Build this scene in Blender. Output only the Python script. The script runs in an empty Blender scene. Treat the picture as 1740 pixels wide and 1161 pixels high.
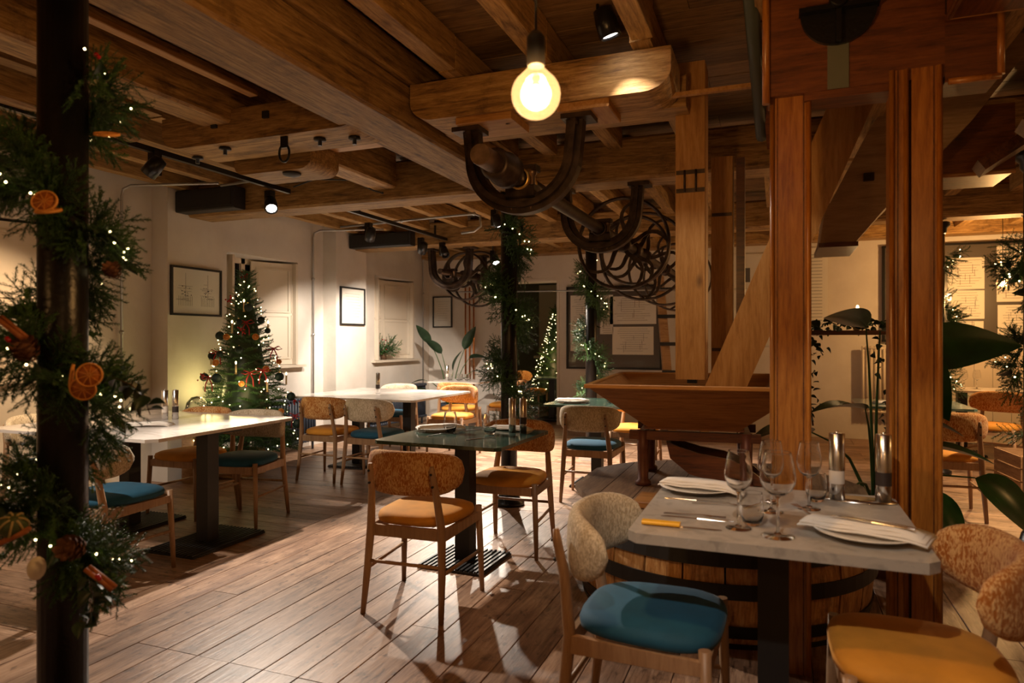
import bpy, math, random
from mathutils import Vector, Matrix, Euler
random.seed(7)
PI = math.pi
S = bpy.context.scene
COL = S.collection

# ------------------------------------------------------------------ camera, world, exposure
cam_d = bpy.data.cameras.new('camera'); cam = bpy.data.objects.new('camera', cam_d); COL.objects.link(cam)
cam.location = (0, 0, 1.33); cam.rotation_euler = (PI/2, 0, math.radians(21.3))
cam_d.lens = 24; cam_d.sensor_width = 36; cam_d.shift_y = -0.0014
cam_d.clip_start = 0.05
cam_d.dof.use_dof = True; cam_d.dof.focus_distance = 4.6; cam_d.dof.aperture_fstop = 2.8
S.camera = cam
S.view_settings.view_transform = 'Standard'; S.view_settings.look = 'None'
S.view_settings.gamma = 1; S.view_settings.use_curve_mapping = False
S.view_settings.exposure = 0.0
w = bpy.data.worlds.new('world'); S.world = w; w.use_nodes = True
w.node_tree.nodes['Background'].inputs[0].default_value = (0.02, 0.028, 0.05, 1)
w.node_tree.nodes['Background'].inputs[1].default_value = 0.5
WARM = (1.0, 0.66, 0.36); NEUT = (1.0, 0.85, 0.70); AMB = (1.0, 0.62, 0.31)

# ------------------------------------------------------------------ materials
MATS = {}
def newmat(name):
    m = bpy.data.materials.new(name); m.use_nodes = True
    nt = m.node_tree; b = nt.nodes['Principled BSDF']
    return m, nt, b
def N(nt, t, **kw):
    n = nt.nodes.new(t)
    for k, v in kw.items():
        if k in n.inputs: n.inputs[k].default_value = v
        else: setattr(n, k, v)
    return n
def ramp(nt, pts):
    r = nt.nodes.new('ShaderNodeValToRGB'); e = r.color_ramp.elements
    while len(e) < len(pts): e.new(0.5)
    for i, (p, c) in enumerate(pts):
        e[i].position = p; e[i].color = (*c, 1)
    return r
def plain(name, col, rough=0.5, metal=0.0, noise=0.0, scale=20, bump=0.0, coat=0.0, spec=None, sheen=0):
    m, nt, b = newmat(name)
    b.inputs['Base Color'].default_value = (*col, 1); b.inputs['Roughness'].default_value = rough
    b.inputs['Metallic'].default_value = metal
    if coat: b.inputs['Coat Weight'].default_value = coat
    if spec is not None: b.inputs['Specular IOR Level'].default_value = spec
    if sheen: b.inputs['Sheen Weight'].default_value = sheen; b.inputs['Sheen Roughness'].default_value = 0.4
    tc = N(nt, 'ShaderNodeTexCoord')
    n = N(nt, 'ShaderNodeTexNoise', Scale=scale, Detail=4.0); nt.links.new(tc.outputs['Object'], n.inputs['Vector'])
    if noise:
        lo = tuple(c*(1-noise) for c in col); hi = tuple(min(1, c*(1+noise)) for c in col)
        r = ramp(nt, [(0.3, lo), (0.7, hi)]); nt.links.new(n.outputs['Fac'], r.inputs[0])
        nt.links.new(r.outputs[0], b.inputs['Base Color'])
    if bump:
        bp = N(nt, 'ShaderNodeBump', Strength=bump, Distance=0.01); nt.links.new(n.outputs['Fac'], bp.inputs['Height'])
        nt.links.new(bp.outputs[0], b.inputs['Normal'])
    MATS[name] = m; return m
def wood(name, dark, mid, light, rough=0.55, along='X', knots=True, bump=0.25, scale=1.0, wear=0.0, coat=0.0, stain=False):
    """grain runs along the local axis `along` of the object"""
    m, nt, b = newmat(name)
    tc = N(nt, 'ShaderNodeTexCoord'); oi = N(nt, 'ShaderNodeObjectInfo')
    off = N(nt, 'ShaderNodeVectorMath', operation='SCALE'); cb = N(nt, 'ShaderNodeCombineXYZ')
    for i in range(3): nt.links.new(oi.outputs['Random'], cb.inputs[i])
    nt.links.new(cb.outputs[0], off.inputs[0]); off.inputs['Scale'].default_value = 37.0
    ad = N(nt, 'ShaderNodeVectorMath', operation='ADD'); nt.links.new(tc.outputs['Object'], ad.inputs[0]); nt.links.new(off.outputs[0], ad.inputs[1])
    mp = N(nt, 'ShaderNodeMapping'); s = {'X': (0.9, 9, 9), 'Y': (9, 0.9, 9), 'Z': (9, 9, 0.9)}[along]
    mp.inputs['Scale'].default_value = tuple(v*scale for v in s); nt.links.new(ad.outputs[0], mp.inputs['Vector'])
    n1 = N(nt, 'ShaderNodeTexNoise', Scale=2.2, Detail=8.0, Roughness=0.65, Distortion=1.2); nt.links.new(mp.outputs[0], n1.inputs['Vector'])
    n2 = N(nt, 'ShaderNodeTexNoise', Scale=9.0, Detail=5.0, Roughness=0.7, Distortion=0.4); nt.links.new(mp.outputs[0], n2.inputs['Vector'])
    mx = N(nt, 'ShaderNodeMath', operation='MULTIPLY_ADD'); mx.inputs[1].default_value = 0.45; nt.links.new(n2.outputs['Fac'], mx.inputs[0])
    m2 = N(nt, 'ShaderNodeMath', operation='MULTIPLY'); m2.inputs[1].default_value = 0.55; nt.links.new(n1.outputs['Fac'], m2.inputs[0]); nt.links.new(m2.outputs[0], mx.inputs[2])
    r = ramp(nt, [(0.36, dark), (0.5, mid), (0.64, light)]); nt.links.new(mx.outputs[0], r.inputs[0])
    col = r.outputs[0]
    hs = N(nt, 'ShaderNodeHueSaturation'); mr = N(nt, 'ShaderNodeMapRange'); mr.inputs['To Min'].default_value = 0.78; mr.inputs['To Max'].default_value = 1.2
    nt.links.new(oi.outputs['Random'], mr.inputs[0]); nt.links.new(mr.outputs[0], hs.inputs['Value']); nt.links.new(col, hs.inputs['Color']); col = hs.outputs[0]
    if knots:
        mk = N(nt, 'ShaderNodeMapping'); k = {'X': (1.0, 2.2, 2.2), 'Y': (2.2, 1.0, 2.2), 'Z': (2.2, 2.2, 1.0)}[along]
        mk.inputs['Scale'].default_value = k; nt.links.new(ad.outputs[0], mk.inputs['Vector'])
        v = N(nt, 'ShaderNodeTexVoronoi', Scale=2.0); nt.links.new(mk.outputs[0], v.inputs['Vector'])
        kr = ramp(nt, [(0.03, (0.25, 0.2, 0.17)), (0.1, (1, 1, 1))]); nt.links.new(v.outputs['Distance'], kr.inputs[0])
        ml = N(nt, 'ShaderNodeMixRGB', blend_type='MULTIPLY'); ml.inputs[0].default_value = 0.8
        nt.links.new(col, ml.inputs[1]); nt.links.new(kr.outputs[0], ml.inputs[2]); col = ml.outputs[0]
    if wear:
        nw = N(nt, 'ShaderNodeTexNoise', Scale=5.0, Detail=9.0, Roughness=0.75); nt.links.new(ad.outputs[0], nw.inputs['Vector'])
        wr = ramp(nt, [(0.30, (0.3, 0.26, 0.24)), (0.46, (1, 1, 1)), (0.62, (1, 1, 1)), (0.72, (1.25, 1.22, 1.18))]); nt.links.new(nw.outputs['Fac'], wr.inputs[0])
        ml = N(nt, 'ShaderNodeMixRGB', blend_type='MULTIPLY'); ml.inputs[0].default_value = wear
        nt.links.new(col, ml.inputs[1]); nt.links.new(wr.outputs[0], ml.inputs[2]); col = ml.outputs[0]
    if stain:
        for sc_, lo_, hi_, dk in ((2.3, 0.40, 0.52, 0.62), (24.0, 0.33, 0.40, 0.35)):
            ns = N(nt, 'ShaderNodeTexNoise', Scale=sc_, Detail=5.0, Roughness=0.6); ms = N(nt, 'ShaderNodeMapping'); ms.inputs['Scale'].default_value = (0.5, 1, 1)
            nt.links.new(ad.outputs[0], ms.inputs['Vector']); nt.links.new(ms.outputs[0], ns.inputs['Vector'])
            sr = ramp(nt, [(lo_, (dk, dk*0.92, dk*0.9)), (hi_, (1, 1, 1))]); nt.links.new(ns.outputs['Fac'], sr.inputs[0])
            ml = N(nt, 'ShaderNodeMixRGB', blend_type='MULTIPLY'); ml.inputs[0].default_value = 0.9
            nt.links.new(col, ml.inputs[1]); nt.links.new(sr.outputs[0], ml.inputs[2]); col = ml.outputs[0]
    nt.links.new(col, b.inputs['Base Color'])
    b.inputs['Roughness'].default_value = rough
    if coat: b.inputs['Coat Weight'].default_value = coat; b.inputs['Coat Roughness'].default_value = 0.25
    bp = N(nt, 'ShaderNodeBump', Strength=bump, Distance=0.006); nt.links.new(mx.outputs[0], bp.inputs['Height']); nt.links.new(bp.outputs[0], b.inputs['Normal'])
    MATS[name] = m; return m
def emit(name, col, strength, sample=True):
    m, nt, b = newmat(name); nt.nodes.remove(b)
    e = N(nt, 'ShaderNodeEmission', Strength=strength); e.inputs[0].default_value = (*col, 1)
    nt.links.new(e.outputs[0], nt.nodes['Material Output'].inputs[0])
    if not sample: m.cycles.emission_sampling = 'NONE'
    MATS[name] = m; return m
def speckle(name, a, bcol, scale=160, mixpt=0.5, rough=0.95, bump=0.6):
    m, nt, b = newmat(name)
    tc = N(nt, 'ShaderNodeTexCoord')
    mp = N(nt, 'ShaderNodeMapping'); mp.inputs['Scale'].default_value = (1, 1, 0.35); nt.links.new(tc.outputs['Object'], mp.inputs['Vector'])
    n = N(nt, 'ShaderNodeTexNoise', Scale=scale, Detail=3.0, Roughness=0.6, Distortion=0.8); nt.links.new(mp.outputs[0], n.inputs['Vector'])
    n2 = N(nt, 'ShaderNodeTexNoise', Scale=9.0, Detail=2.0); nt.links.new(tc.outputs['Object'], n2.inputs['Vector'])
    ad = N(nt, 'ShaderNodeMath', operation='MULTIPLY_ADD'); ad.inputs[1].default_value = 0.3; nt.links.new(n2.outputs['Fac'], ad.inputs[0]); nt.links.new(n.outputs['Fac'], ad.inputs[2])
    r = ramp(nt, [(mixpt+0.10, a), (mixpt+0.21, bcol)]); nt.links.new(ad.outputs[0], r.inputs[0]); nt.links.new(r.outputs[0], b.inputs['Base Color'])
    b.inputs['Roughness'].default_value = rough; b.inputs['Sheen Weight'].default_value = 0.1
    bp = N(nt, 'ShaderNodeBump', Strength=bump, Distance=0.006); nt.links.new(n.outputs['Fac'], bp.inputs['Height']); nt.links.new(bp.outputs[0], b.inputs['Normal'])
    MATS[name] = m; return m
def velvet(name, col):
    m = plain(name, col, rough=0.8, noise=0.18, scale=7, sheen=0.08, bump=0.05); return m

M_beam = wood('beam_wood', (0.085, 0.040, 0.011), (0.32, 0.175, 0.050), (0.54, 0.335, 0.125), rough=0.6, bump=0.6, wear=0.85)
M_joist = wood('joist_wood', (0.11, 0.055, 0.016), (0.33, 0.185, 0.055), (0.50, 0.31, 0.115), rough=0.65, wear=0.7)
M_board = wood('board_wood', (0.08, 0.042, 0.016), (0.20, 0.115, 0.045), (0.31, 0.19, 0.08), rough=0.6)
M_floor = wood('floor_wood', (0.12, 0.062, 0.034), (0.30, 0.180, 0.112), (0.46, 0.305, 0.205), rough=0.40, wear=1.0, bump=0.4, scale=0.9, stain=True)
M_post = wood('varnished_pine', (0.20, 0.062, 0.008), (0.38, 0.142, 0.020), (0.50, 0.215, 0.042), rough=0.32, along='Z', coat=0.4, bump=0.12)
M_pine = wood('pale_pine', (0.33, 0.14, 0.028), (0.50, 0.25, 0.065), (0.60, 0.34, 0.12), rough=0.5, along='Z', bump=0.15)
M_pinex = wood('pale_pine_across', (0.33, 0.14, 0.03), (0.50, 0.25, 0.07), (0.60, 0.34, 0.12), rough=0.5, along='X', bump=0.15)
M_red = wood('dark_varnished_wood', (0.045, 0.012, 0.003), (0.13, 0.038, 0.009), (0.21, 0.07, 0.016), rough=0.4, along='X', coat=0.2)
M_hopper = wood('hopper_wood', (0.20, 0.075, 0.018), (0.36, 0.16, 0.045), (0.45, 0.22, 0.07), rough=0.4, along='X', bump=0.15, coat=0.2)
M_ply = wood('plywood', (0.30, 0.20, 0.10), (0.44, 0.30, 0.17), (0.52, 0.37, 0.22), rough=0.7, along='X', bump=0.1)
M_tun = wood('stave_wood', (0.16, 0.065, 0.018), (0.52, 0.26, 0.085), (0.72, 0.48, 0.22), rough=0.55, along='Z', wear=1.0, knots=False)
M_tuntop = wood('tun_top_wood', (0.09, 0.05, 0.028), (0.18, 0.11, 0.065), (0.26, 0.17, 0.10), rough=0.55, along='X', wear=0.8)
M_oak = wood('chair_oak', (0.25, 0.14, 0.072), (0.34, 0.20, 0.108), (0.41, 0.26, 0.145), rough=0.45, along='Z', knots=False, bump=0.05)
M_crate = wood('crate_wood', (0.22, 0.12, 0.055), (0.38, 0.23, 0.12), (0.50, 0.33, 0.18), rough=0.75, along='X')
M_rustred = plain('red_brown_iron', (0.13, 0.045, 0.03), 0.45, 0.2, noise=0.3, scale=15)
def plaster():
    m, nt, b = newmat('white_plaster'); tc = N(nt, 'ShaderNodeTexCoord')
    n = N(nt, 'ShaderNodeTexNoise', Scale=1.6, Detail=6.0, Roughness=0.6); nt.links.new(tc.outputs['Object'], n.inputs['Vector'])
    r = ramp(nt, [(0.3, (0.60, 0.55, 0.49)), (0.7, (0.72, 0.68, 0.62))]); nt.links.new(n.outputs['Fac'], r.inputs[0]); nt.links.new(r.outputs[0], b.inputs['Base Color'])
    b.inputs['Roughness'].default_value = 0.85
    n2 = N(nt, 'ShaderNodeTexNoise', Scale=5.0, Detail=8.0); nt.links.new(tc.outputs['Object'], n2.inputs['Vector'])
    bp = N(nt, 'ShaderNodeBump', Strength=0.35, Distance=0.02); nt.links.new(n2.outputs['Fac'], bp.inputs['Height']); nt.links.new(bp.outputs[0], b.inputs['Normal'])
    return m
M_wall = plaster()
M_paint = plain('cream_paint', (0.66, 0.58, 0.47), 0.45)
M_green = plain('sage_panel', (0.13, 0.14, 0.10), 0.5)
M_dark = plain('dark_room_paint', (0.05, 0.045, 0.04), 0.6)
M_black = plain('black_iron', (0.010, 0.010, 0.011), 0.32, 0.3, bump=0.15, scale=60)
M_blackm = plain('black_matt', (0.012, 0.012, 0.013), 0.5)
M_iron = plain('rusty_iron', (0.055, 0.036, 0.026), 0.42, 0.55, noise=0.6, scale=14, bump=0.3)
M_ironl = plain('worn_iron', (0.20, 0.13, 0.085), 0.4, 0.6, noise=0.4, scale=18)
M_steel = plain('galvanised_steel', (0.42, 0.42, 0.42), 0.4, 0.8)
M_chrome = plain('brushed_steel', (0.72, 0.70, 0.68), 0.22, 1.0)
M_copper = plain('copper', (0.85, 0.38, 0.16), 0.25, 1.0)
M_brass = plain('brass', (0.75, 0.5, 0.15), 0.3, 1.0)
M_china = plain('white_china', (0.75, 0.72, 0.66), 0.2)
M_linen = plain('white_linen', (0.80, 0.76, 0.70), 0.85)
M_paper = plain('print_paper', (0.68, 0.65, 0.58), 0.6)
M_ink = plain('ink', (0.10, 0.10, 0.10), 0.7)
M_slate = plain('slate_blue_paint', (0.035, 0.045, 0.065), 0.45)
M_boardgrey = plain('grey_brown_board', (0.085, 0.072, 0.062), 0.35, coat=0.3)
M_night = plain('night_glass', (0.008, 0.009, 0.012), 0.05)
def marble(name, a, b_, c, rough=0.2, sc=3.0):
    m, nt, b = newmat(name); tc = N(nt, 'ShaderNodeTexCoord')
    n = N(nt, 'ShaderNodeTexNoise', Scale=sc, Detail=9.0, Roughness=0.62, Distortion=1.8); nt.links.new(tc.outputs['Object'], n.inputs['Vector'])
    r = ramp(nt, [(0.38, a), (0.5, b_), (0.6, b_), (0.66, c)]); nt.links.new(n.outputs['Fac'], r.inputs[0]); nt.links.new(r.outputs[0], b.inputs['Base Color'])
    b.inputs['Roughness'].default_value = rough; return m
M_white_m = marble('white_marble', (0.52, 0.48, 0.44), (0.66, 0.62, 0.58), (0.72, 0.69, 0.65), 0.15)
M_grey_m = marble('grey_stone', (0.30, 0.28, 0.25), (0.40, 0.37, 0.33), (0.46, 0.43, 0.39), 0.32, 9)
M_green_m = marble('green_marble', (0.018, 0.035, 0.028), (0.04, 0.065, 0.05), (0.13, 0.16, 0.13), 0.1, 6)
M_teal_m = marble('teal_stone', (0.05, 0.10, 0.09), (0.09, 0.15, 0.13), (0.16, 0.22, 0.19), 0.15, 6)
M_orange_b = speckle('orange_boucle', (0.36, 0.11, 0.010), (0.66, 0.40, 0.165), scale=165)
M_cream_b = speckle('cream_boucle', (0.40, 0.32, 0.21), (0.66, 0.57, 0.42), scale=190)
M_orange_v = velvet('orange_velvet', (0.60, 0.26, 0.024))
M_teal_v = velvet('teal_velvet', (0.002, 0.068, 0.13))
def glass(name):
    m, nt, b = newmat(name); b.inputs['Transmission Weight'].default_value = 1; b.inputs['Roughness'].default_value = 0.0; b.inputs['IOR'].default_value = 1.42
    b.inputs['Base Color'].default_value = (0.97, 0.97, 0.97, 1); return m
M_glass = glass('clear_glass')
def amber():
    m, nt, b = newmat('amber_bulb_glass'); nt.nodes.remove(b)
    t = N(nt, 'ShaderNodeBsdfTransparent'); t.inputs[0].default_value = (1.0, 0.80, 0.50, 1)
    g = N(nt, 'ShaderNodeBsdfGlossy', Roughness=0.05); lw = N(nt, 'ShaderNodeLayerWeight', Blend=0.25)
    e = N(nt, 'ShaderNodeEmission', Strength=0.85); e.inputs[0].default_value = (1, 0.60, 0.25, 1)
    mx = N(nt, 'ShaderNodeMixShader'); nt.links.new(lw.outputs['Facing'], mx.inputs[0]); nt.links.new(t.outputs[0], mx.inputs[1]); nt.links.new(g.outputs[0], mx.inputs[2])
    ad = N(nt, 'ShaderNodeAddShader'); nt.links.new(mx.outputs[0], ad.inputs[0]); nt.links.new(e.outputs[0], ad.inputs[1])
    nt.links.new(ad.outputs[0], nt.nodes['Material Output'].inputs[0]); m.cycles.emission_sampling = 'NONE'; return m
M_amber = amber()
def needle():
    m, nt, b = newmat('fir_needles'); oi = N(nt, 'ShaderNodeObjectInfo')
    r = ramp(nt, [(0.0, (0.020, 0.060, 0.016)), (0.6, (0.036, 0.098, 0.022)), (1.0, (0.062, 0.150, 0.030))]); nt.links.new(oi.outputs['Random'], r.inputs[0])
    nt.links.new(r.outputs[0], b.inputs['Base Color']); b.inputs['Roughness'].default_value = 0.55; return m
M_needle = needle()
M_stem = plain('brown_stem', (0.09, 0.045, 0.02), 0.8)
M_leaf = plain('glossy_leaf', (0.020, 0.085, 0.018), 0.28, noise=0.35, scale=8)
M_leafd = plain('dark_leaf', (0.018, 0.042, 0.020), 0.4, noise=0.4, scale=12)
M_stemg = plain('green_stem', (0.05, 0.12, 0.03), 0.5)
M_orange = plain('dried_orange_flesh', (0.38, 0.11, 0.008), 0.6, noise=0.3, scale=60)
M_rind = plain('dried_orange_rind', (0.72, 0.33, 0.07), 0.6)
M_cone = plain('pine_cone', (0.14, 0.055, 0.022), 0.7, noise=0.4, scale=40)
M_cinn = plain('cinnamon', (0.34, 0.11, 0.03), 0.7, noise=0.25, scale=30)
M_berry = plain('red_berry', (0.40, 0.008, 0.012), 0.25)
M_ribbon = plain('red_ribbon', (0.35, 0.012, 0.015), 0.6)
M_bauble = plain('dark_green_velvet_bauble', (0.004, 0.022, 0.018), 0.6)
M_gold = plain('gold_ornament', (0.62, 0.38, 0.10), 0.4, 0.3)
M_wax = plain('candle_wax', (0.75, 0.62, 0.35), 0.5)
M_wire = plain('dark_green_wire', (0.01, 0.03, 0.012), 0.5)
M_yellow = plain('yellow_plastic', (0.80, 0.42, 0.02), 0.35)
M_salt = plain('salt', (0.75, 0.68, 0.6), 0.5); M_pepper = plain('peppercorns', (0.03, 0.02, 0.018), 0.6)
M_gourd = plain('gourd_green', (0.06, 0.09, 0.03), 0.5); M_gourdl = plain('gourd_stripe', (0.45, 0.36, 0.16), 0.5)
E_fairy = emit('fairy_light', (1.0, 0.76, 0.34), 14, False)
E_flame = emit('flame', (1.0, 0.72, 0.30), 12, False)
E_lens = emit('spot_lens', (1.0, 0.93, 0.85), 25, False)
E_bulb = emit('bulb_filament', (1.0, 0.62, 0.28), 40, False)

# ------------------------------------------------------------------ mesh builder
class MB:
    def __init__(s): s.v = []; s.f = []; s.sm = []
    def add(s, vs, fs, smooth=False):
        o = len(s.v); s.v += [tuple(v) for v in vs]
        for f in fs: s.f.append(tuple(i+o for i in f)); s.sm.append(smooth)
        return s
    def box(s, c, d, M=None, ch=0.0):
        x, y, z = d[0]/2, d[1]/2, d[2]/2
        if ch:
            # chamfered along local x: octagonal section
            sec = [(-y+ch, -z), (y-ch, -z), (y, -z+ch), (y, z-ch), (y-ch, z), (-y+ch, z), (-y, z-ch), (-y, -z+ch)]
            vs = [Vector((-x, a, b)) for a, b in sec] + [Vector((x, a, b)) for a, b in sec]
            fs = [tuple(range(7, -1, -1)), tuple(range(8, 16))] + [(i, (i+1) % 8, 8+(i+1) % 8, 8+i) for i in range(8)]
        else:
            vs = [Vector((a, b, e)) for a in (-x, x) for b in (-y, y) for e in (-z, z)]
            fs = [(0, 1, 3, 2), (4, 6, 7, 5), (0, 4, 5, 1), (2, 3, 7, 6), (0, 2, 6, 4), (1, 5, 7, 3)]
        if M is not None: vs = [M @ v for v in vs]
        c = Vector(c); return s.add([v+c for v in vs], fs)
    def rings(s, rings, closed=True, cap=True, smooth=True):
        n = len(rings[0]); vs = [p for r in rings for p in r]; fs = []
        for i in range(len(rings)-1):
            for j in range(n if closed else n-1):
                k = (j+1) % n; fs.append((i*n+j, i*n+k, (i+1)*n+k, (i+1)*n+j))
        s.add(vs, fs, smooth)
        if cap and closed:
            o = len(s.v)-len(vs)
            s.f.append(tuple(o+j for j in range(n-1, -1, -1))); s.sm.append(False)
            s.f.append(tuple(o+(len(rings)-1)*n+j for j in range(n))); s.sm.append(False)
        return s
    def lathe(s, prof, c=(0, 0, 0), seg=20, M=None, cap=True, smooth=True):
        c = Vector(c); R = []
        for r, z in prof:
            ring = [Vector((r*math.cos(2*PI*k/seg), r*math.sin(2*PI*k/seg), z)) for k in range(seg)]
            if M is not None: ring = [M @ p for p in ring]
            R.append([p+c for p in ring])
        return s.rings(R, cap=cap, smooth=smooth)
    def tube(s, pts, r, seg=8, cap=True):
        pts = [Vector(p) for p in pts]; rs = r if isinstance(r, (list, tuple)) else [r]*len(pts)
        R = []; up = None
        for i, p in enumerate(pts):
            t = (pts[min(i+1, len(pts)-1)]-pts[max(i-1, 0)]).normalized()
            if up is None: up = Vector((0, 0, 1)) if abs(t.z) < 0.9 else Vector((1, 0, 0))
            a = t.cross(up).normalized(); up = a.cross(t).normalized()
            R.append([p+a*math.cos(2*PI*k/seg)*rs[i]+up*math.sin(2*PI*k/seg)*rs[i] for k in range(seg)])
        return s.rings(R, cap=cap)
    def sweep(s, pts, w, h, nrm):
        """rectangular bar w (in plane) x h (along nrm) along pts lying in the plane with normal nrm"""
        pts = [Vector(p) for p in pts]; nrm = Vector(nrm).normalized(); R = []
        for i, p in enumerate(pts):
            t = (pts[min(i+1, len(pts)-1)]-pts[max(i-1, 0)]).normalized(); a = nrm.cross(t).normalized()
            ww = w[i] if isinstance(w, (list, tuple)) else w
            R.append([p-a*ww/2-nrm*h/2, p+a*ww/2-nrm*h/2, p+a*ww/2+nrm*h/2, p-a*ww/2+nrm*h/2])
        return s.rings(R, smooth=False)
    def sph(s, c, r, seg=12, n=8, sc=(1, 1, 1)):
        c = Vector(c); R = []
        for i in range(n+1):
            a = -PI/2+PI*i/n; rr = max(r*math.cos(a), 1e-5)
            R.append([c+Vector((rr*math.cos(2*PI*k/seg)*sc[0], rr*math.sin(2*PI*k/seg)*sc[1], r*math.sin(a)*sc[2])) for k in range(seg)])
        return s.rings(R, cap=False)
    def prism(s, out, ax, a, b):
        """outline of 2d points extruded along axis ax from a to b"""
        def P(u, v, t): return {'X': (t, u, v), 'Y': (u, t, v), 'Z': (u, v, t)}[ax]
        n = len(out); vs = [P(u, v, a) for u, v in out]+[P(u, v, b) for u, v in out]
        fs = [tuple(range(n)), tuple(range(2*n-1, n-1, -1))]+[(i, n+i, n+(i+1) % n, (i+1) % n) for i in range(n)]
        return s.add(vs, fs)
    def mesh(s, name):
        me = bpy.data.meshes.new(name); me.from_pydata(s.v, [], s.f); me.polygons.foreach_set('use_smooth', s.sm)
        import bmesh as _b
        bm = _b.new(); bm.from_mesh(me); _b.ops.recalc_face_normals(bm, faces=bm.faces); bm.to_mesh(me); bm.free()
        me.update(); return me
    def build(s, name, mat, parent=None, loc=(0, 0, 0), rot=(0, 0, 0)):
        me = s.mesh(name); me.materials.append(mat)
        return ob(name, me, parent, loc, rot)
def ob(name, me, parent=None, loc=(0, 0, 0), rot=(0, 0, 0), scale=None):
    o = bpy.data.objects.new(name, me); COL.objects.link(o); o.parent = parent
    o.location = loc; o.rotation_euler = rot
    if scale is not None: o.scale = (scale,)*3 if not isinstance(scale, tuple) else scale
    return o
def tag(o, label=None, cat=None, group=None, kind=None):
    if label: o['label'] = label
    if cat: o['category'] = cat
    if group: o['group'] = group
    if kind: o['kind'] = kind
    return o
def thing(name, label, cat, loc=(0, 0, 0), rz=0, group=None):
    o = ob(name, None, None, loc, (0, 0, rz)); o.empty_display_size = 0.1
    return tag(o, label, cat, group)
def copy_tree(o, parent=None):
    c = o.copy(); COL.objects.link(c); c.parent = parent
    for ch in o.children: copy_tree(ch, c)
    return c
def dup(o, label, loc, rz=None, group=None):
    c = copy_tree(o); c.location = loc; c['label'] = label
    if rz is not None: c.rotation_euler = (0, 0, rz)
    if group: c['group'] = group
    return c
def spot(parent, loc, target, power, col, size=60, blend=0.5, r=0.03):
    l = bpy.data.lights.new('beam', 'SPOT'); l.energy = power; l.color = col; l.spot_size = math.radians(size); l.spot_blend = blend; l.shadow_soft_size = r
    o = bpy.data.objects.new('beam', l); COL.objects.link(o); o.parent = parent; o.location = loc
    o.rotation_euler = (Vector(target)-Vector(loc)).to_track_quat('-Z', 'Y').to_euler(); return o
def point(parent, loc, power, col, r=0.05):
    l = bpy.data.lights.new('glow', 'POINT'); l.energy = power; l.color = col; l.shadow_soft_size = r
    o = bpy.data.objects.new('glow', l); COL.objects.link(o); o.parent = parent; o.location = loc; return o
def struct(name, parent=None):
    o = ob(name, None, parent); o['kind'] = 'structure'; return o

YB = 10.25; XL = -5.5; XP = -5.3; XR = 6.0; YN = -2.2; ZC = 2.93
# ------------------------------------------------------------------ floor: every plank a part
floor = MB().box(((XL+XR)/2, (YN+14)/2-0.0, -0.09), (XR-XL+1.5, 14-YN+0.5, 0.12)).build('floor', M_floor); tag(floor, kind='structure')
plank_meshes = {}
def plank(parent, name, L, W, T, mat, loc, rz, gap=0.0032, var=0):
    key = (name, round(L, 2), round(W, 3), T, mat.name)
    if key not in plank_meshes:
        me = MB().box((0, 0, -T/2), (L-gap, W-gap, T), ch=0.002).mesh(name); me.materials.append(mat); plank_meshes[key] = me
    return ob(name, plank_meshes[key], parent, loc, (0, 0, rz))
PW = 0.172
x = -3.14
while x < XR:                                            # planks running away from the viewer in the front half
    ys = [0.3, random.choice([2.2, 2.8, 3.4]), 5.0]
    for a, b in zip(ys, ys[1:]):
        plank(floor, 'plank', round(b-a, 2), PW, 0.03, M_floor, (x+PW/2, (a+b)/2, random.uniform(-0.0015, 0)), PI/2)
    x += PW
y = 0.9
while y < 5.0-0.1:                                       # cross planks under the left tables
    plank(floor, 'plank', XL*-1-3.14, PW, 0.03, M_floor, ((XL-3.14)/2, y+PW/2, random.uniform(-0.0015, 0)), 0)
    y += PW
y = 5.0
while y < YB:                                            # cross planks over the back half
    xs = [XL, XL+random.choice([2.6, 3.2, 3.9]), XL+random.choice([6.4, 7.4]), XR]
    for a, b in zip(xs, xs[1:]):
        plank(floor, 'plank', round(b-a, 2), PW, 0.03, M_floor, ((a+b)/2, y+PW/2, random.uniform(-0.0015, 0)), 0)
    y += PW

# ------------------------------------------------------------------ walls
def wallbox(mb, x0, x1, y0, y1, z0, z1): mb.box(((x0+x1)/2, (y0+y1)/2, (z0+z1)/2), (x1-x0, y1-y0, z1-z0))
WIN = [(2.65, 3.85), (5.70, 6.86), (8.57, 9.72)]
WZ0, WZ1 = 1.03, 2.28
mb = MB(); yprev = YN
for a, b in WIN:
    wallbox(mb, XL-0.45, XL, yprev, a, -0.03, ZC+0.1); wallbox(mb, XL-0.45, XL, a, b, -0.03, WZ0-0.03); wallbox(mb, XL-0.45, XL, a, b, WZ1, ZC+0.1); yprev = b
wallbox(mb, XL-0.45, XL, yprev, YB+0.3, -0.03, ZC+0.1)
for a, b in ((1.2, 2.35), (4.76, 5.44), (7.36, 8.05)): wallbox(mb, XL-0.02, XP, a, b, -0.0, ZC+0.05)
wallL = mb.build('wall_left', M_wall); tag(wallL, kind='structure')
DX0, DX1, DZ = -4.12, -3.2, 2.3
mb = MB(); wallbox(mb, XL-0.45, DX0, YB, YB+0.35, -0.03, ZC+0.1); wallbox(mb, DX1, XR, YB, YB+0.35, -0.03, ZC+0.1); wallbox(mb, DX0, DX1, YB, YB+0.35, DZ, ZC+0.1)
wallB = mb.build('wall_back', M_wall); tag(wallB, kind='structure')
mb = MB(); wallbox(mb, XR, XR+0.2, YN, YB+0.3, -0.03, ZC+0.1); tag(mb.build('wall_right', M_wall), kind='structure')
mb = MB(); wallbox(mb, XL-0.45, XR+0.2, YN-0.2, YN, -0.03, ZC+0.1); tag(mb.build('wall_front', M_wall), kind='structure')
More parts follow.
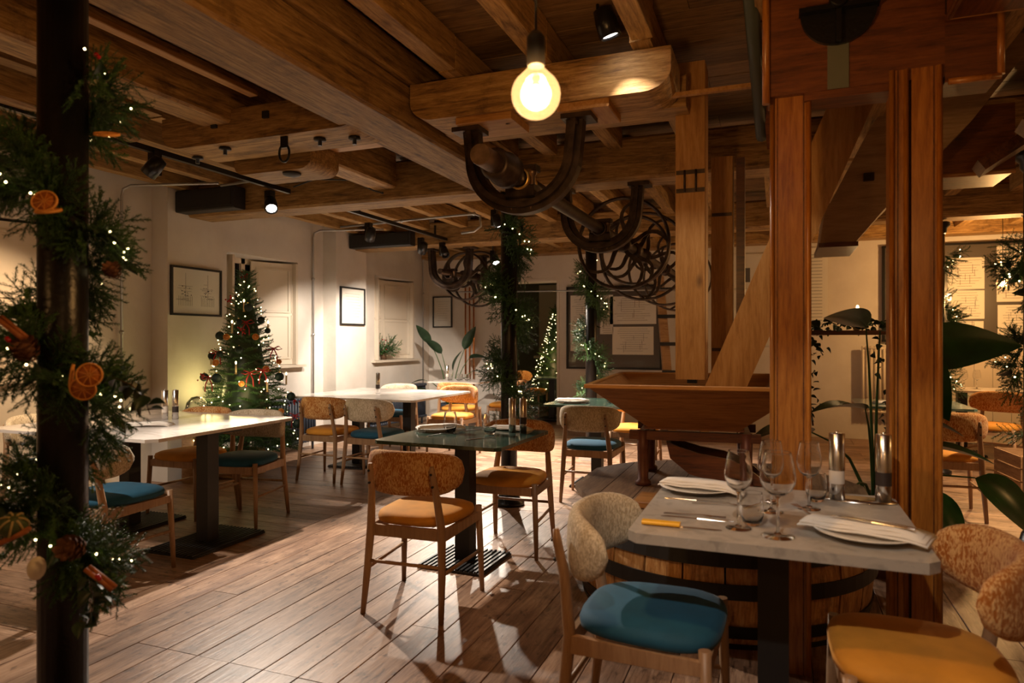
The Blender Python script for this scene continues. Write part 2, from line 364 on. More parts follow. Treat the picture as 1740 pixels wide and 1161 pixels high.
# side room beyond the doorway
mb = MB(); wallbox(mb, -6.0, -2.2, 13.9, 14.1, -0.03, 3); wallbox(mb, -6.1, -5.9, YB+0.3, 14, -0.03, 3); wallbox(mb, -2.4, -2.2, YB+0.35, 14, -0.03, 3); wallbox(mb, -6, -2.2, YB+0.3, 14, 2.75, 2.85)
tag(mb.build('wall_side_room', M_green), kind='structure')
d = struct('door_1'); MB().box((DX0+0.02, YB+0.17, DZ/2), (0.04, 0.36, DZ)).box((DX1-0.02, YB+0.17, DZ/2), (0.04, 0.36, DZ)).box(((DX0+DX1)/2, YB+0.17, DZ-0.02), (DX1-DX0-0.08, 0.36, 0.04)).build('door_frame', M_wall, d)
# pale shuttered panel of the side room seen through the doorway
d2 = struct('window_4'); MB().box((-4.45, 13.83, 1.75), (0.62, 0.06, 1.5)).build('panel', M_paint, d2)
MB().box((-4.45, 13.79, 2.15), (0.46, 0.03, 0.5)).box((-4.45, 13.79, 1.4), (0.46, 0.03, 0.65)).build('panel', M_paint, d2)
MB().box((-4.45, 13.78, 0.97), (0.8, 0.12, 0.05)).build('window_sill', M_paint, d2)

def shutter_leaf(parent, L, H, loc, rz):
    o = MB().box((L/2, 0, H/2), (L, 0.035, H)).build('shutter', M_paint, parent, loc, (0, 0, rz))
    for z0, z1 in ((0.09, H*0.47), (H*0.53, H-0.09)):
        for sy in (-1, 1):
            m = MB(); m.box((L/2, sy*0.019, (z0+z1)/2), (L-0.16, 0.012, z1-z0)); m.build('panel', M_paint, o)
            for (cx, cz, sx, sz) in ((L/2, z0-0.01, L-0.13, 0.018), (L/2, z1+0.01, L-0.13, 0.018), (0.07, (z0+z1)/2, 0.018, z1-z0), (L-0.07, (z0+z1)/2, 0.018, z1-z0)):
                pass
            mm = MB()
            for (cx, cz, sx, sz) in ((L/2, z0-0.012, L-0.11, 0.02), (L/2, z1+0.012, L-0.11, 0.02), (0.066, (z0+z1)/2, 0.02, z1-z0), (L-0.066, (z0+z1)/2, 0.02, z1-z0)):
                mm.box((cx, sy*0.022, cz), (sx, 0.02, sz))
            mm.build('moulding', M_paint, o)
    return o
for i, (a, b) in enumerate(WIN):
    wn = struct('window_%d' % (i+1)); H = WZ1-WZ0
    MB().box((XL-0.13, (a+b)/2, WZ0-0.015), (0.40, b-a+0.16, 0.03)).build('window_sill', M_paint, wn)
    fx = XL-0.34; m = MB()
    for yy in (a+0.03, (a+b)/2, b-0.03): m.box((fx, yy, WZ0+H/2), (0.05, 0.06, H))
    for zz in (WZ0+0.03, WZ1-0.03): m.box((fx, (a+b)/2, zz), (0.05, b-a, 0.06))
    m.build('window_frame', M_paint, wn)
    for k in range(1, 3): MB().box((fx, (a+b)/2, WZ0+H*k/3), (0.03, b-a-0.1, 0.03)).build('glazing_bar', M_paint, wn)
    for yy in (a+(b-a)*0.25, a+(b-a)*0.75): MB().box((fx, yy, WZ0+H/2), (0.028, 0.025, H-0.08)).build('glazing_bar', M_paint, wn)
    for k in range(3):
        for q in range(4):
            MB().box((fx-0.01, a+(b-a)*(q+0.5)/4, WZ0+H*(k+0.5)/3), (0.006, (b-a)/4-0.03, H/3-0.04)).build('pane', M_night, wn)
    shutter_leaf(wn, 0.34, H-0.03, (fx+0.03, b-0.035, WZ0+0.005), math.radians(-3))      # far leaf folded on the reveal
    shutter_leaf(wn, 0.34, H-0.03, (fx+0.03, a+0.05, WZ0+0.005), math.radians(3 if i else 20))
    if i == 1: shutter_leaf(wn, 0.52, H-0.03, (fx+0.06, b-0.50, WZ0+0.005), math.radians(62))
    if i == 2: shutter_leaf(wn, 0.62, H-0.03, (fx+0.10, b-0.60, WZ0+0.005), math.radians(76)); shutter_leaf(wn, 0.42, H-0.03, (fx+0.10, a+0.06, WZ0+0.005), math.radians(80))
    if i == 0: shutter_leaf(wn, 0.85, H-0.03, (fx+0.06, b-0.78, WZ0+0.005), math.radians(70))

# ------------------------------------------------------------------ ceiling with boards, joists, beams
ceil = MB().box(((XL+XR)/2, (YN+YB)/2, ZC+0.09), (XR-XL+1.5, YB-YN+0.7, 0.08)).build('ceiling', M_board); tag(ceil, kind='structure')
y = 1.0
while y < YB:
    xs = [XL, XL+random.choice([4.2, 5.1]), XR]
    for a, b in zip(xs, xs[1:]): plank(ceil, 'ceiling_board', round(b-a, 2), 0.185, 0.03, M_board, ((a+b)/2, y+0.09, ZC+0.035+random.uniform(0, 0.003)), 0)
    y += 0.185
def beam(name, x0, x1, y0, y1, z0, z1, mat, ch=0.012):
    """grain along the longer horizontal side"""
    lx, ly = x1-x0, y1-y0
    if ly > lx: o = MB().box((0, 0, 0), (ly, lx, z1-z0), ch=ch).build(name, mat, ceil, ((x0+x1)/2, (y0+y1)/2, (z0+z1)/2), (0, 0, PI/2))
    else: o = MB().box((0, 0, 0), (lx, ly, z1-z0), ch=ch).build(name, mat, ceil, ((x0+x1)/2, (y0+y1)/2, (z0+z1)/2))
    return o
BEAMY = [(4.98, 5.30), (7.75, 8.05)]
for (a, b), z0 in zip(BEAMY, (2.51, 2.53)):
    beam('beam', XP+0.02, -2.05, a, b, z0, 2.835, M_beam, 0.02); beam('beam', -2.04, 1.4, a+0.01, b-0.01, z0+0.002, 2.83, M_beam, 0.02); beam('beam', 1.41, XR, a, b, z0, 2.835, M_beam, 0.02)
beam('beam', XL+0.02, XR, 9.95, YB-0.01, 2.66, 2.83, M_beam)
jx = [-5.25, -4.75, -4.25, -3.72, -2.55, -1.68, -1.17, -0.66, -0.1, 0.95, 1.5, 2.05, 2.6, 3.15, 3.7, 4.3, 4.9, 5.5]
bays = [(0.9, 3.2), (3.22, 4.97), (5.31, 7.74), (8.06, 9.94)]
for (a, b) in bays:
    for k, xx in enumerate(jx):
        j = random.uniform(-0.02, 0.02)
        plank(ceil, 'joist', round(b-a, 2), 0.10, 0.18, M_joist, (xx+0.05+j, (a+b)/2, 2.92), PI/2, 0.0)
for (a, b) in bays[2:]:
    for xx in (-3.15, -2.1, 0.45): plank(ceil, 'joist', round(b-a, 2), 0.10, 0.18, M_joist, (xx+0.05, (a+b)/2, 2.92), PI/2, 0.0)
# big binders in the front bays
beam('binder', -3.20, -2.98, 0.9, 4.97, 2.60, 2.90, M_beam, 0.015)
beam('binder', -2.24, -1.90, 0.6, 4.96, 2.50, 2.74, M_beam, 0.015); beam('binder', -2.16, -1.88, 0.6, 4.96, 2.745, 2.92, M_beam, 0.01)
beam('binder', -4.02, -3.80, 0.9, 3.2, 2.60, 2.90, M_beam, 0.015)
beam('binder', 0.30, 0.56, 3.6, 4.97, 2.52, 2.90, M_beam, 0.015)
beam('batten', -2.78, -2.72, 0.9, 3.05, 2.70, 2.73, M_pinex, 0.004); beam('batten', -2.50, -2.45, 3.5, 4.6, 2.70, 2.735, M_pinex, 0.004)
def bolster(x0, x1, y0, y1, z0, z1, mat, cr=0.11):
    L = x1-x0; out = []
    h = z1-z0
    for k in range(7): a = k/6*PI/2; out.append((x0-x0-L/2+cr-cr*math.sin(a)*1.0, z0+cr-cr*math.cos(a) if True else 0))
    pts = [(-L/2, z1)]
    for k in range(9):
        a = PI-(k/8)*PI/2 ; pts.append((-L/2+cr*1.4+cr*1.4*math.cos(a), z0+cr-cr*math.sin(a)))
    for k in range(9):
        a = PI/2-(k/8)*PI/2; pts.append((L/2-cr*1.4+cr*1.4*math.cos(a), z0+cr-cr*math.sin(a)))
    pts.append((L/2, z1))
    return MB().prism(pts, 'Y', y0, y1).build('bolster', mat, ceil, ((x0+x1)/2, 0, 0))
bolster(-1.89, -0.475, 3.30, 3.62, 2.53, 2.735, M_beam, 0.10)
bolster(-3.52, -2.10, 3.12, 3.46, 2.49, 2.68, M_beam, 0.10)
bolster(-3.36, -2.75, 3.55, 3.85, 2.42, 2.59, M_beam, 0.06)
beam('beam', -3.35, -2.25, 3.56, 3.84, 2.585, 2.60, M_pinex)
beam('spacer', -1.62, -1.30, 3.32, 3.60, 2.49, 2.53, M_pinex, 0.004); beam('spacer', -1.05, -0.78, 3.32, 3.60, 2.49, 2.53, M_pinex, 0.004)
beam('beam', -1.86, -0.45, 3.66, 3.90, 2.56, 2.73, M_joist)
for xx, zz in ((-3.1, 2.60), (-2.72, 2.615)): MB().box((xx, 3.115, zz), (0.04, 0.02, 0.04)).build('bolt_hole', M_blackm, ceil)
for xx, yy, zz in ((-3.42, 3.3, 2.475), (-3.1, 3.2, 2.475), (-2.45, 3.25, 2.475), (-2.25, 3.3, 2.475), (-1.35, 3.4, 2.52)):
    MB().lathe([(0.035, 0.012), (0.035, 0), (0.012, -0.002), (0.012, -0.03)], seg=8).build('bolt', M_black, ceil, (xx, yy, zz))

# ------------------------------------------------------------------ columns and trims
def column(x, y, r, label):
    t = thing('iron_column', label, 'column', (x, y, 0))
    MB().lathe([(r*1.9, 0), (r*1.9, 0.03), (r*1.4, 0.05), (r*1.15, 0.12), (r, 0.14)], seg=24).build('base', M_black, t)
    MB().lathe([(r, 0.12), (r, 2.40)], seg=24).build('shaft', M_black, t)
    MB().lathe([(r, 2.38), (r*1.25, 2.40), (r*1.3, 2.44), (r*1.7, 2.47), (r*1.7, 2.50)], seg=24).build('capital', M_black, t)
    return t
column(-2.0, 1.42, 0.066, 'big glossy black iron column at the left edge wound with garland')
column(-2.03, 5.14, 0.066, 'black iron column behind the green marble table, wound with garland')
column(-2.07, 7.9, 0.066, 'slimmer-looking black iron column in front of the large notice board')
column(1.48, 7.9, 0.066, 'black iron column behind the right post, beside the teal table')
column(1.50, 5.14, 0.070, 'black iron column at the right edge of the picture')

def pipe(name, label, pts, r, mat, cat='pipe', group=None, clips=()):
    t = thing(name, label, cat, (0, 0, 0), 0, group); MB().tube(pts, r, 8).build('tube', mat, t)
    for c in clips: MB().sph(c, r*1.8, 8, 6).build('clip', mat, t)
    return t
for (yy, lab) in ((4.42, 'grey steel conduit rising on the wall beside the framed plan drawing'), (7.12, 'grey steel conduit rising beside the near radiator'), (9.98, 'grey steel conduit in the far left corner of the room')):
    pipe('conduit', lab, [(XL+0.03, yy, 0.05), (XL+0.03, yy, 2.62), (XL+0.05, yy, 2.68), (XL+0.12, yy+0.02, 2.71), (XL+0.9, yy+0.25, 2.715)], 0.012, M_steel, clips=[(XL+0.03, yy, 0.6), (XL+0.03, yy, 1.4), (XL+0.03, yy, 2.1)])
pipe('conduit', 'horizontal steel conduit and junction box crossing under the joists in front of the big beam', [(-4.6, 4.7, 2.70), (-3.3, 4.55, 2.70)], 0.013, M_steel, clips=[(-3.3, 4.55, 2.70), (-4.0, 4.63, 2.70)])
pipe('conduit', 'steel conduit with hooked end below the ceiling past the big beam', [(-4.9, 6.9, 2.69), (-3.6, 6.75, 2.69), (-3.05, 6.7, 2.69), (-2.98, 6.7, 2.66), (-2.97, 6.7, 2.55), (-3.05, 6.7, 2.5), (-3.2, 6.7, 2.49)], 0.013, M_steel, clips=[(-4.0, 6.8, 2.69), (-3.05, 6.7, 2.69)])
for k in range(3):
    pipe('copper_pipe', ('leftmost', 'middle', 'rightmost')[k]+' of three upright copper pipes on the back wall by the corner', [(-4.80+0.075*k, YB-0.05, 0.4), (-4.80+0.075*k, YB-0.05, 2.2-0.0*k)], 0.014, M_copper)
pipe('steel_rail', 'thin horizontal steel rail crossing in front of the doorway and notice board', [(-4.75, 9.6, 2.08), (0.2, 9.6, 2.00)], 0.011, M_steel, 'rail')

# black boxes on beam ends
def blackbox(x0, x1, y0, y1, z0, z1, lab):
    t = thing('heater_box', lab, 'box', ((x0+x1)/2, (y0+y1)/2, z0))
    MB().box((0, 0, (z1-z0)/2), (x1-x0, y1-y0, z1-z0), ch=0.01).build('casing', M_blackm, t)
    MB().box((0, -(y1-y0)/2-0.003, (z1-z0)/2), (x1-x0-0.06, 0.006, z1-z0-0.06)).build('grille', M_blackm, t)
blackbox(-5.28, -4.58, 4.83, 4.975, 2.53, 2.73, 'long black box on the wall end of the near cross beam')
blackbox(-5.28, -4.36, 7.62, 7.745, 2.54, 2.72, 'long black box on the wall end of the far cross beam')

# tracks + spotlights
def track(x, y0, y1, lab):
    t = thing('light_track', lab, 'light track', (x, y0, 2.60)); MB().box((0, (y1-y0)/2, 0), (0.035, y1-y0, 0.035)).build('rail', M_black, t)
    for yy in (0.2, y1-y0-0.3): MB().box((0, yy, 0.07), (0.02, 0.02, 0.12)).build('hanger', M_black, t)
track(-3.9, 1.6, 4.75, 'black light track below the joists in front of the near cross beam'); track(-3.9, 5.6, 7.72, 'black light track between the two cross beams')
def spotlamp(x, y, z, tgt, lab, power, col=NEUT, size=55, lit=True, gear=True, blend=0.5):
    t = thing('spotlight', lab, 'spotlight', (x, y, z))
    if gear: MB().box((0, 0.05, 0.02), (0.06, 0.06, 0.17), ch=0.006).build('gear_box', M_black, t)
    dv = (Vector(tgt)-Vector((x, y, z))).normalized(); q = dv.to_track_quat('Z', 'Y').to_matrix()
    c = Vector((0.055, 0.0, -0.02))
    MB().lathe([(0.005, -0.075), (0.045, -0.06), (0.052, 0.0), (0.052, 0.07), (0.044, 0.07), (0.04, 0.055)], c, 18, q, cap=False).build('head', M_black, t)
    MB().lathe([(0.0001, 0.056), (0.042, 0.056), (0.042, 0.058), (0.0001, 0.058)], c, 18, q, cap=False).build('lens', E_lens if lit else M_night, t)
    MB().tube([(0, 0.05, 0.0), c], 0.012, 8).build('knuckle', M_black, t)
    if z < 2.58 and not (abs(x+3.9) < 0.06): MB().tube([(0, 0.05, 0.08), (0, 0.05, 2.92-z)], 0.01, 8).build('drop_rod', M_black, t)
    elif z >= 2.58: MB().tube([(0, 0.05, 0.0), (0, 0.05, 2.925-z)], 0.008, 8).build('drop_rod', M_black, t)
    if power: spot(t, c+dv*0.1, c+dv*2, power, col, size, blend)
    return t
spotlamp(-3.95, 4.52, 2.47, (-2.1, 2.75, 0), 'lit black spotlight in front of the long black box near the tree', 520, NEUT, 60)
spotlamp(-3.9, 3.35, 2.50, (-5.3, 3.0, 1.0), 'unlit-looking black spotlight seen from behind above the wall conduit', 200, WARM, 80, lit=False)
spotlamp(-3.9, 1.85, 2.36, (-4.0, 3.2, 0.7), 'lit spotlight left of the big column, half hidden in the garland', 150, NEUT, 70)
spotlamp(-3.92, 5.95, 2.43, (-4.9, 6.9, 0.9), 'lit black spotlight at the near end of the far track', 260, NEUT, 85)
spotlamp(-3.92, 7.05, 2.43, (-4.9, 8.0, 1.0), 'black spotlight beside the far black box on the track', 280, NEUT, 85, lit=False)
spotlamp(-3.92, 7.6, 2.45, (-2.4, 6.3, 0), 'black spotlight at the far end of the far track', 450, NEUT, 75, lit=False)
spotlamp(-3.55, 8.35, 2.42, (-2.4, 7.1, 0.0), 'round lit black spotlight in front of the left pulleys', 560, NEUT, 80)
spotlamp(-0.80, 3.12, 2.83, (-0.66, 3.24, 2.3), 'small lit black spotlight above the pale bolster beam, right of the globe bulb', 26, NEUT, 70, blend=0.15, gear=False)
spotlamp(-2.75, 6.5, 2.58, (-1.9, 6.8, 0), 'black spotlight under the joists left of the second column', 800, NEUT, 80)
spotlamp(2.6, 6.4, 2.62, (2.2, 6.4, 0), 'black spotlight over the right-hand room', 380, WARM, 95)

# pendants
def pendant(x, y, z, lab, power, col=AMB, r=0.0625):
    t = thing('pendant_bulb', lab, 'pendant lamp', (x, y, z))
    m = M_amber
    pr = [(0.0001, -r)]+[(r*math.cos(a), r*math.sin(a)) for a in [(-PI/2+PI*k/14) for k in range(1, 12)]]+[(0.022, r*1.05), (0.02, r*1.25)]
    MB().lathe(pr, seg=28, cap=False).build('globe', m, t)
    MB().sph((0, 0, -0.004), 0.026, 12, 8, (0.8, 0.8, 1.15)).build('filament', E_bulb, t)
    MB().lathe([(0.021, r*1.15), (0.023, r*1.2), (0.023, r*1.2+0.07), (0.012, r*1.2+0.085)], seg=18).build('lamp_holder', M_blackm, t)
    MB().tube([(0, 0, r*1.2+0.08), (0, 0, 2.90-z)], 0.0035, 6).build('cord', M_blackm, t)
    MB().lathe([(0.04, 2.885-z), (0.04, 2.905-z)], seg=16).build('ceiling_rose', M_blackm, t)
    if power:
        point(t, (0, 0, 0), power, col, 0.05)
    return t

spotlamp(-0.35, 0.25, 2.62, (0.02, 2.35, 0.76), 'spotlight on the ceiling behind the viewer, aimed at the stone table', 90, NEUT, 35, gear=False)
pendant(-0.572, 1.634, 1.952, 'large glowing amber globe bulb hanging nearest the viewer', 30)
pendant(2.3, 8.95, 1.95, 'small glowing globe bulb hanging in front of the right-hand board', 140, WARM)
pendant(0.9, -1.0, 2.1, 'added unseen fill bulb behind the viewer, on the right', 16)  # added out of view as warm fill light
pendant(-2.6, -0.9, 2.1, 'added unseen fill bulb behind the viewer, on the left', 22)  # also added out of view, lifts the warm ambient light
pendant(3.6, 3.4, 1.95, 'added unseen fill bulb in the right-hand room beyond the posts', 30)  # fill bulb added past the right frame edge


# ------------------------------------------------------------------ line shafts, hangers, pulleys
SX, SZ = -1.27, 2.18
def hanger(x, y, ztop, zb, hw, lab, shell=None):
    t = thing('shaft_hanger', lab, 'iron bracket', (x, y, 0))
    pts = []; R = hw-0.02
    for k in range(25):
        a = PI+PI*k/24; pts.append((R*math.cos(a), 0, zb+R*0.95+R*0.95*math.sin(a)))
    pts = [(-R-0.015, 0, ztop-0.02), (-R-0.01, 0, (ztop+zb+R)/2)]+pts+[(R+0.01, 0, (ztop+zb+R)/2), (R+0.015, 0, ztop-0.02)]
    MB().sweep(pts, 0.03, 0.13, (0, 1, 0)).sweep(pts, 0.088, 0.065, (0, 1, 0)).build('frame', M_iron, t)
    for s_ in (-1, 1):
        MB().box((s_*(R+0.03), 0, ztop-0.0125), (0.16, 0.14, 0.025)).build('foot', M_iron, t)
        MB().lathe([(0.02, 0), (0.02, 0.03)], (s_*(R+0.02), -0.04, ztop-0.055), 6).build('bolt', M_iron, t)
        MB().lathe([(0.022, 0), (0.024, 0.02), (0.018, 0.03), (0.018, SZ-zb+0.05), (0.026, SZ-zb+0.055), (0.026, SZ-zb+0.08), (0.012, SZ-zb+0.10)], (s_*0.055, -0.01, zb-0.03), 12).build('bearing_bolt', M_ironl, t)
    MB().box((0, 0, SZ-0.065), (0.16, 0.11, 0.07), ch=0.01).box((0, 0, SZ+0.06), (0.17, 0.08, 0.035), ch=0.008).build('bearing_block', M_iron, t)
    MB().lathe([(0.048, -0.07), (0.058, -0.07), (0.058, 0.07), (0.048, 0.07)], (0, 0, SZ), 20, Matrix.Rotation(PI/2, 3, 'X'), cap=False).build('bearing_shell', shell or M_iron, t)
    return t
hanger(SX, 3.42, 2.49, 2.045, 0.30, 'big U-shaped iron shaft hanger under the pale bolster beam', M_brass)
hanger(SX, 5.14, 2.51, 2.045, 0.29, 'U-shaped iron shaft hanger under the near cross beam, before the pulleys')
hanger(-3.98, 8.0, 2.53, 2.03, 0.28, 'U-shaped iron shaft hanger under the far cross beam at the left')
def rotY(): return Matrix.Rotation(PI/2, 3, 'X')
t = thing('line_shaft', 'thick stepped iron line shaft running away from the near hanger through the pulleys', 'shaft', (SX, 0, SZ))
MB().lathe([(0.038, 2.92), (0.042, 3.0), (0.042, 9.6)], seg=18, M=Matrix.Rotation(-PI/2, 3, 'X')).build('shaft', M_iron, t)
MB().lathe([(0.048, 2.85), (0.05, 2.86), (0.05, 3.02), (0.048, 3.02)], seg=22, M=Matrix.Rotation(-PI/2, 3, 'X')).build('end_cap', M_ironl, t)
MB().lathe([(0.06, 3.02), (0.078, 3.03), (0.078, 3.14), (0.088, 3.145), (0.088, 3.20), (0.06, 3.21)], seg=26, M=Matrix.Rotation(-PI/2, 3, 'X')).build('coupling', M_iron, t)
t = thing('line_shaft', 'short iron line shaft through the left group of pulleys', 'shaft', (-3.98, 0, SZ+0.02))
MB().lathe([(0.035, 7.7), (0.035, 9.9)], seg=14, M=Matrix.Rotation(-PI/2, 3, 'X')).build('shaft', M_iron, t)
def pulley(x, y, z, R, wd, lab, ns=6, group=None, a0=0.0):
    t = thing('pulley', lab, 'pulley', (x, y, z), 0, group); M = Matrix.Rotation(-PI/2, 3, 'X')
    MB().lathe([(R-0.015, -wd/2), (R, -wd/2), (R+0.003, 0), (R, wd/2), (R-0.015, wd/2), (R-0.026, 0), (R-0.015, -wd/2)], seg=44, M=M, cap=False).build('rim', M_iron, t)
    MB().lathe([(0.045, -0.07), (0.075, -0.07), (0.075, 0.07), (0.045, 0.07)], seg=18, M=M).build('hub', M_iron, t)
    for k in range(ns):
        a = a0+2*PI*k/ns; pts = []
        for q in range(9):
            rr = 0.06+(R-0.08)*q/8; aa = a+0.38*math.sin(PI*q/8*1.0)
            pts.append((rr*math.cos(aa), 0, rr*math.sin(aa)))
        MB().sweep(pts, [0.040-0.016*q/8 for q in range(9)], 0.018, (0, 1, 0)).build('spoke', M_iron, t)
    return t
pl = [(5.95, 0.41, .06, 'nearest large iron pulley with curved spokes on the long shaft'), (6.45, 0.33, .12, 'medium iron pulley between the two largest ones on the long shaft'),
      (6.95, 0.45, .06, 'large iron pulley with bright rim in the middle of the long shaft'), (8.3, 0.44, .08, 'large iron pulley near the leaning ladder'), (9.4, 0.46, .08, 'farthest iron pulley on the long shaft')]
for k, (yy, R, wd, lab) in enumerate(pl): pulley(SX, yy, SZ, R, wd, lab, 5 if k != 1 else 4, a0=k*0.5)
for k, (yy, R, wd, lab) in enumerate([(8.45, 0.33, .10, 'left group pulley nearest the shaft hanger'), (8.9, 0.40, .06, 'left group large pulley with curved spokes above the copper pipes'), (9.35, 0.30, .14, 'left group farthest drum-like pulley')]): pulley(-3.98+0.0, yy, SZ+0.02, R, wd, lab, 5, a0=k*0.7)
hanger(-3.98, 9.7, 2.64, 2.03, 0.28, 'far U-shaped iron shaft hanger at the end of the left pulleys')

# ------------------------------------------------------------------ millstone tun, hopper, chutes
TX, TY = -0.30, 3.78
t = thing('millstone_tun', 'round banded wooden millstone tun below the hopper, black iron hoops', 'tun', (TX, TY, 0))
NS = 26
def tr(z): return 0.70+0.045*math.sin(PI*min(max(z/0.53, 0), 1))
for k in range(NS):
    a0, a1 = 2*PI*k/NS+0.006, 2*PI*(k+1)/NS-0.006; vs = []; zs = [0.0, 0.13, 0.27, 0.40, 0.53]
    off = random.uniform(-0.003, 0.003)
    R = []
    for z in zs:
        r = tr(z)+off; ri = r-0.035
        R.append([(ri*math.cos(a0), ri*math.sin(a0), z), (r*math.cos(a0), r*math.sin(a0), z), (r*math.cos((a0+a1)/2), r*math.sin((a0+a1)/2), z), (r*math.cos(a1), r*math.sin(a1), z), (ri*math.cos(a1), ri*math.sin(a1), z)])
    MB().rings(R, smooth=False).build('stave', M_tun, t)
for z0, z1 in ((0.0, 0.022), (0.05, 0.105), (0.225, 0.29), (0.36, 0.435)):
    r0, r1 = tr(z0)+0.006, tr(z1)+0.006
    MB().lathe([(r0-0.004, z0), (r0+0.004, z0), (r1+0.004, z1), (r1-0.004, z1), (r0-0.004, z0)], seg=72, cap=False, smooth=False).build('hoop', M_blackm, t)
for k in range(8):
    xw = -0.72+0.18*k+0.09
    hl = math.sqrt(max(0.745**2-xw**2, 0.01)); 
    ys_ = [math.sqrt(max(0.755**2-(xw+dd)**2, 0.02)) for dd in (-0.088, 0, 0.088)]
    MB().prism([(-ys_[0], 0.088), (-ys_[1], 0), (-ys_[2], -0.088), (ys_[2], -0.088), (ys_[1], 0), (ys_[0], 0.088)], 'Z', -0.015, 0.015).build('lid_board', M_tuntop, t, (xw, 0, 0.545), (0, 0, PI/2))
p = thing('loose_board', 'orange-brown board lying on the tun lid behind the stone table', 'board', (-0.12, 3.22, 0.562)); MB().box((0, 0, 0.015), (1.0, 0.22, 0.03), ch=0.004).build('plank', M_hopper, p, rot=(0, 0, 0))
# hopper stand and hopper
HX, HY, HR = -0.43, 3.88, math.radians(5)
st = thing('hopper_stand', 'dark iron-shod wooden stand with turned legs under the hopper', 'stand', (HX, HY, 0.562), HR)
for sx in (-1, 1):
    for sy in (-1, 1):
        MB().lathe([(0.042, 0), (0.042, 0.02), (0.028, 0.03), (0.030, 0.18), (0.034, 0.29)], (sx*0.26, sy*0.22, 0), 14).build('leg', M_rustred, st)
MB().box((0, -0.22, 0.265), (0.66, 0.05, 0.045)).build('rail', M_red, st); MB().box((0, 0.22, 0.265), (0.66, 0.05, 0.045)).build('rail', M_red, st)
MB().box((-0.26, 0, 0.262), (0.05, 0.40, 0.04)).build('rail', M_red, st); MB().box((0.26, 0, 0.262), (0.05, 0.40, 0.04)).build('rail', M_red, st)
hp = thing('grain_hopper', 'large flared wooden grain hopper with pale worn rim', 'hopper', (HX, HY, 0.862), HR)
bw, bd, tw, td, hh = 0.22, 0.24, 0.50, 0.55, 0.235; tb = 0.80
def side(p0, p1, p2, p3, nin, name, mat):
    n = Vector(nin)*0.02; v = [Vector(p) for p in (p0, p1, p2, p3)]; v += [q+n for q in v]
    return MB().add(v, [(0, 1, 2, 3), (7, 6, 5, 4), (0, 4, 5, 1), (1, 5, 6, 2), (2, 6, 7, 3), (3, 7, 4, 0)]).build(name, mat, hp)
side((-bw, -bd, 0), (bw, -bd, 0), (tw, -td, hh), (-tw, -td, hh), (0, 0.7, 0.3), 'side_board', M_hopper)
side((-bw, bd, 0), (bw, bd, 0), (tw, tb, hh), (-tw, tb, hh), (0, -0.7, 0.3), 'side_board', M_hopper)
side((-bw, -bd, 0), (-bw, bd, 0), (-tw, tb, hh), (-tw, -td, hh), (0.7, 0, 0.3), 'side_board', M_hopper)
side((bw, -bd, 0), (bw, bd, 0), (tw, tb, hh), (tw, -td, hh), (-0.7, 0, 0.3), 'side_board', M_hopper)
for a, b, dx, dy in (((0, -td, 0), 0, 2*tw+0.03, 0.03), ((0, tb, 0), 0, 2*tw+0.03, 0.03)): MB().box((0, a[1], hh+0.005), (dx, dy, 0.02), ch=0.003).build('rim', M_pinex, hp)
for sx in (-1, 1): MB().box((0, 0, 0), (td+tb-0.03, 0.03, 0.02), ch=0.003).build('rim', M_pinex, hp, (sx*tw, (tb-td)/2, hh+0.005), (0, 0, PI/2))
MB().box((0, 0, 0.01), (0.5, 0.5, 0.02)).build('bottom_board', M_red, hp)
sh = thing('grain_shoe', 'curved dark wooden feed shoe hanging under the hopper', 'feed shoe', (HX+0.08, HY-0.02, 0.57), HR)
out = [(-0.22, 0.22), (-0.20, 0.13), (-0.10, 0.05), (0.05, 0.015), (0.20, 0.01), (0.30, 0.005), (0.24, 0.06), (0.17, 0.11), (0.08, 0.14), (-0.05, 0.16), (-0.15, 0.19)]
MB().prism(out, 'Y', -0.15, -0.125).build('side_cheek', M_red, sh); MB().prism(out, 'Y', 0.125, 0.15).build('side_cheek', M_red, sh)
MB().rings([[Vector((u, -0.125, v)), Vector((u, 0.125, v)), Vector((u, 0.125, v+0.02)), Vector((u, -0.125, v+0.02))] for u, v in out[:6]], smooth=False).build('trough', M_red, sh)
def board_between(name, p0, p1, wdt, thk, mat, parent, roll=0.0):
    p0, p1 = Vector(p0), Vector(p1); d = p1-p0; L = d.length
    q = d.to_track_quat('Z', 'Y').to_matrix().to_4x4() @ Matrix.Rotation(roll, 4, 'Z')
    mb = MB(); mb.box((0, 0, L/2), (wdt, thk, L)); o = mb.build(name, mat, parent); o.matrix_local = Matrix.Translation(p0) @ q; return o
ch = thing('grain_spout', 'square pine grain spout coming straight down over the hopper', 'spout', (-0.445, 3.90, 1.115))
MB().box((-0.002, -0.076, 0.865), (0.156, 0.018, 1.73)).build('front_board', M_pine, ch)
MB().box((-0.07, 0.0, 0.86), (0.018, 0.132, 1.72)).box((0.07, 0.0, 0.86), (0.018, 0.132, 1.72)).box((0, 0.072, 0.86), (0.12, 0.014, 1.72)).build('side_boards', M_pine, ch)
MB().box((0.0, 0.0, -0.012), (0.05, 0.05, 0.024)).build('outlet', M_black, ch)
for zz in (1.13, 1.03): MB().box((0, -0.088, zz), (0.15, 0.008, 0.022)).build('iron_strap', M_iron, ch)
for xx in (-0.03, 0.03): MB().tube([(xx, -0.095, 1.02), (xx, -0.097, 1.14)], 0.006, 6).build('iron_pin', M_iron, ch)
ch2 = thing('grain_spout', 'second upright pine grain spout standing behind the straight one', 'spout', (-0.33, 4.55, 1.12))
MB().box((0, 0, 0.68), (0.13, 0.13, 1.37)).build('casing', M_pine, ch2); MB().box((0.11, 0.0, 0.78), (0.05, 0.10, 1.15)).build('side_casing', M_red, ch2)
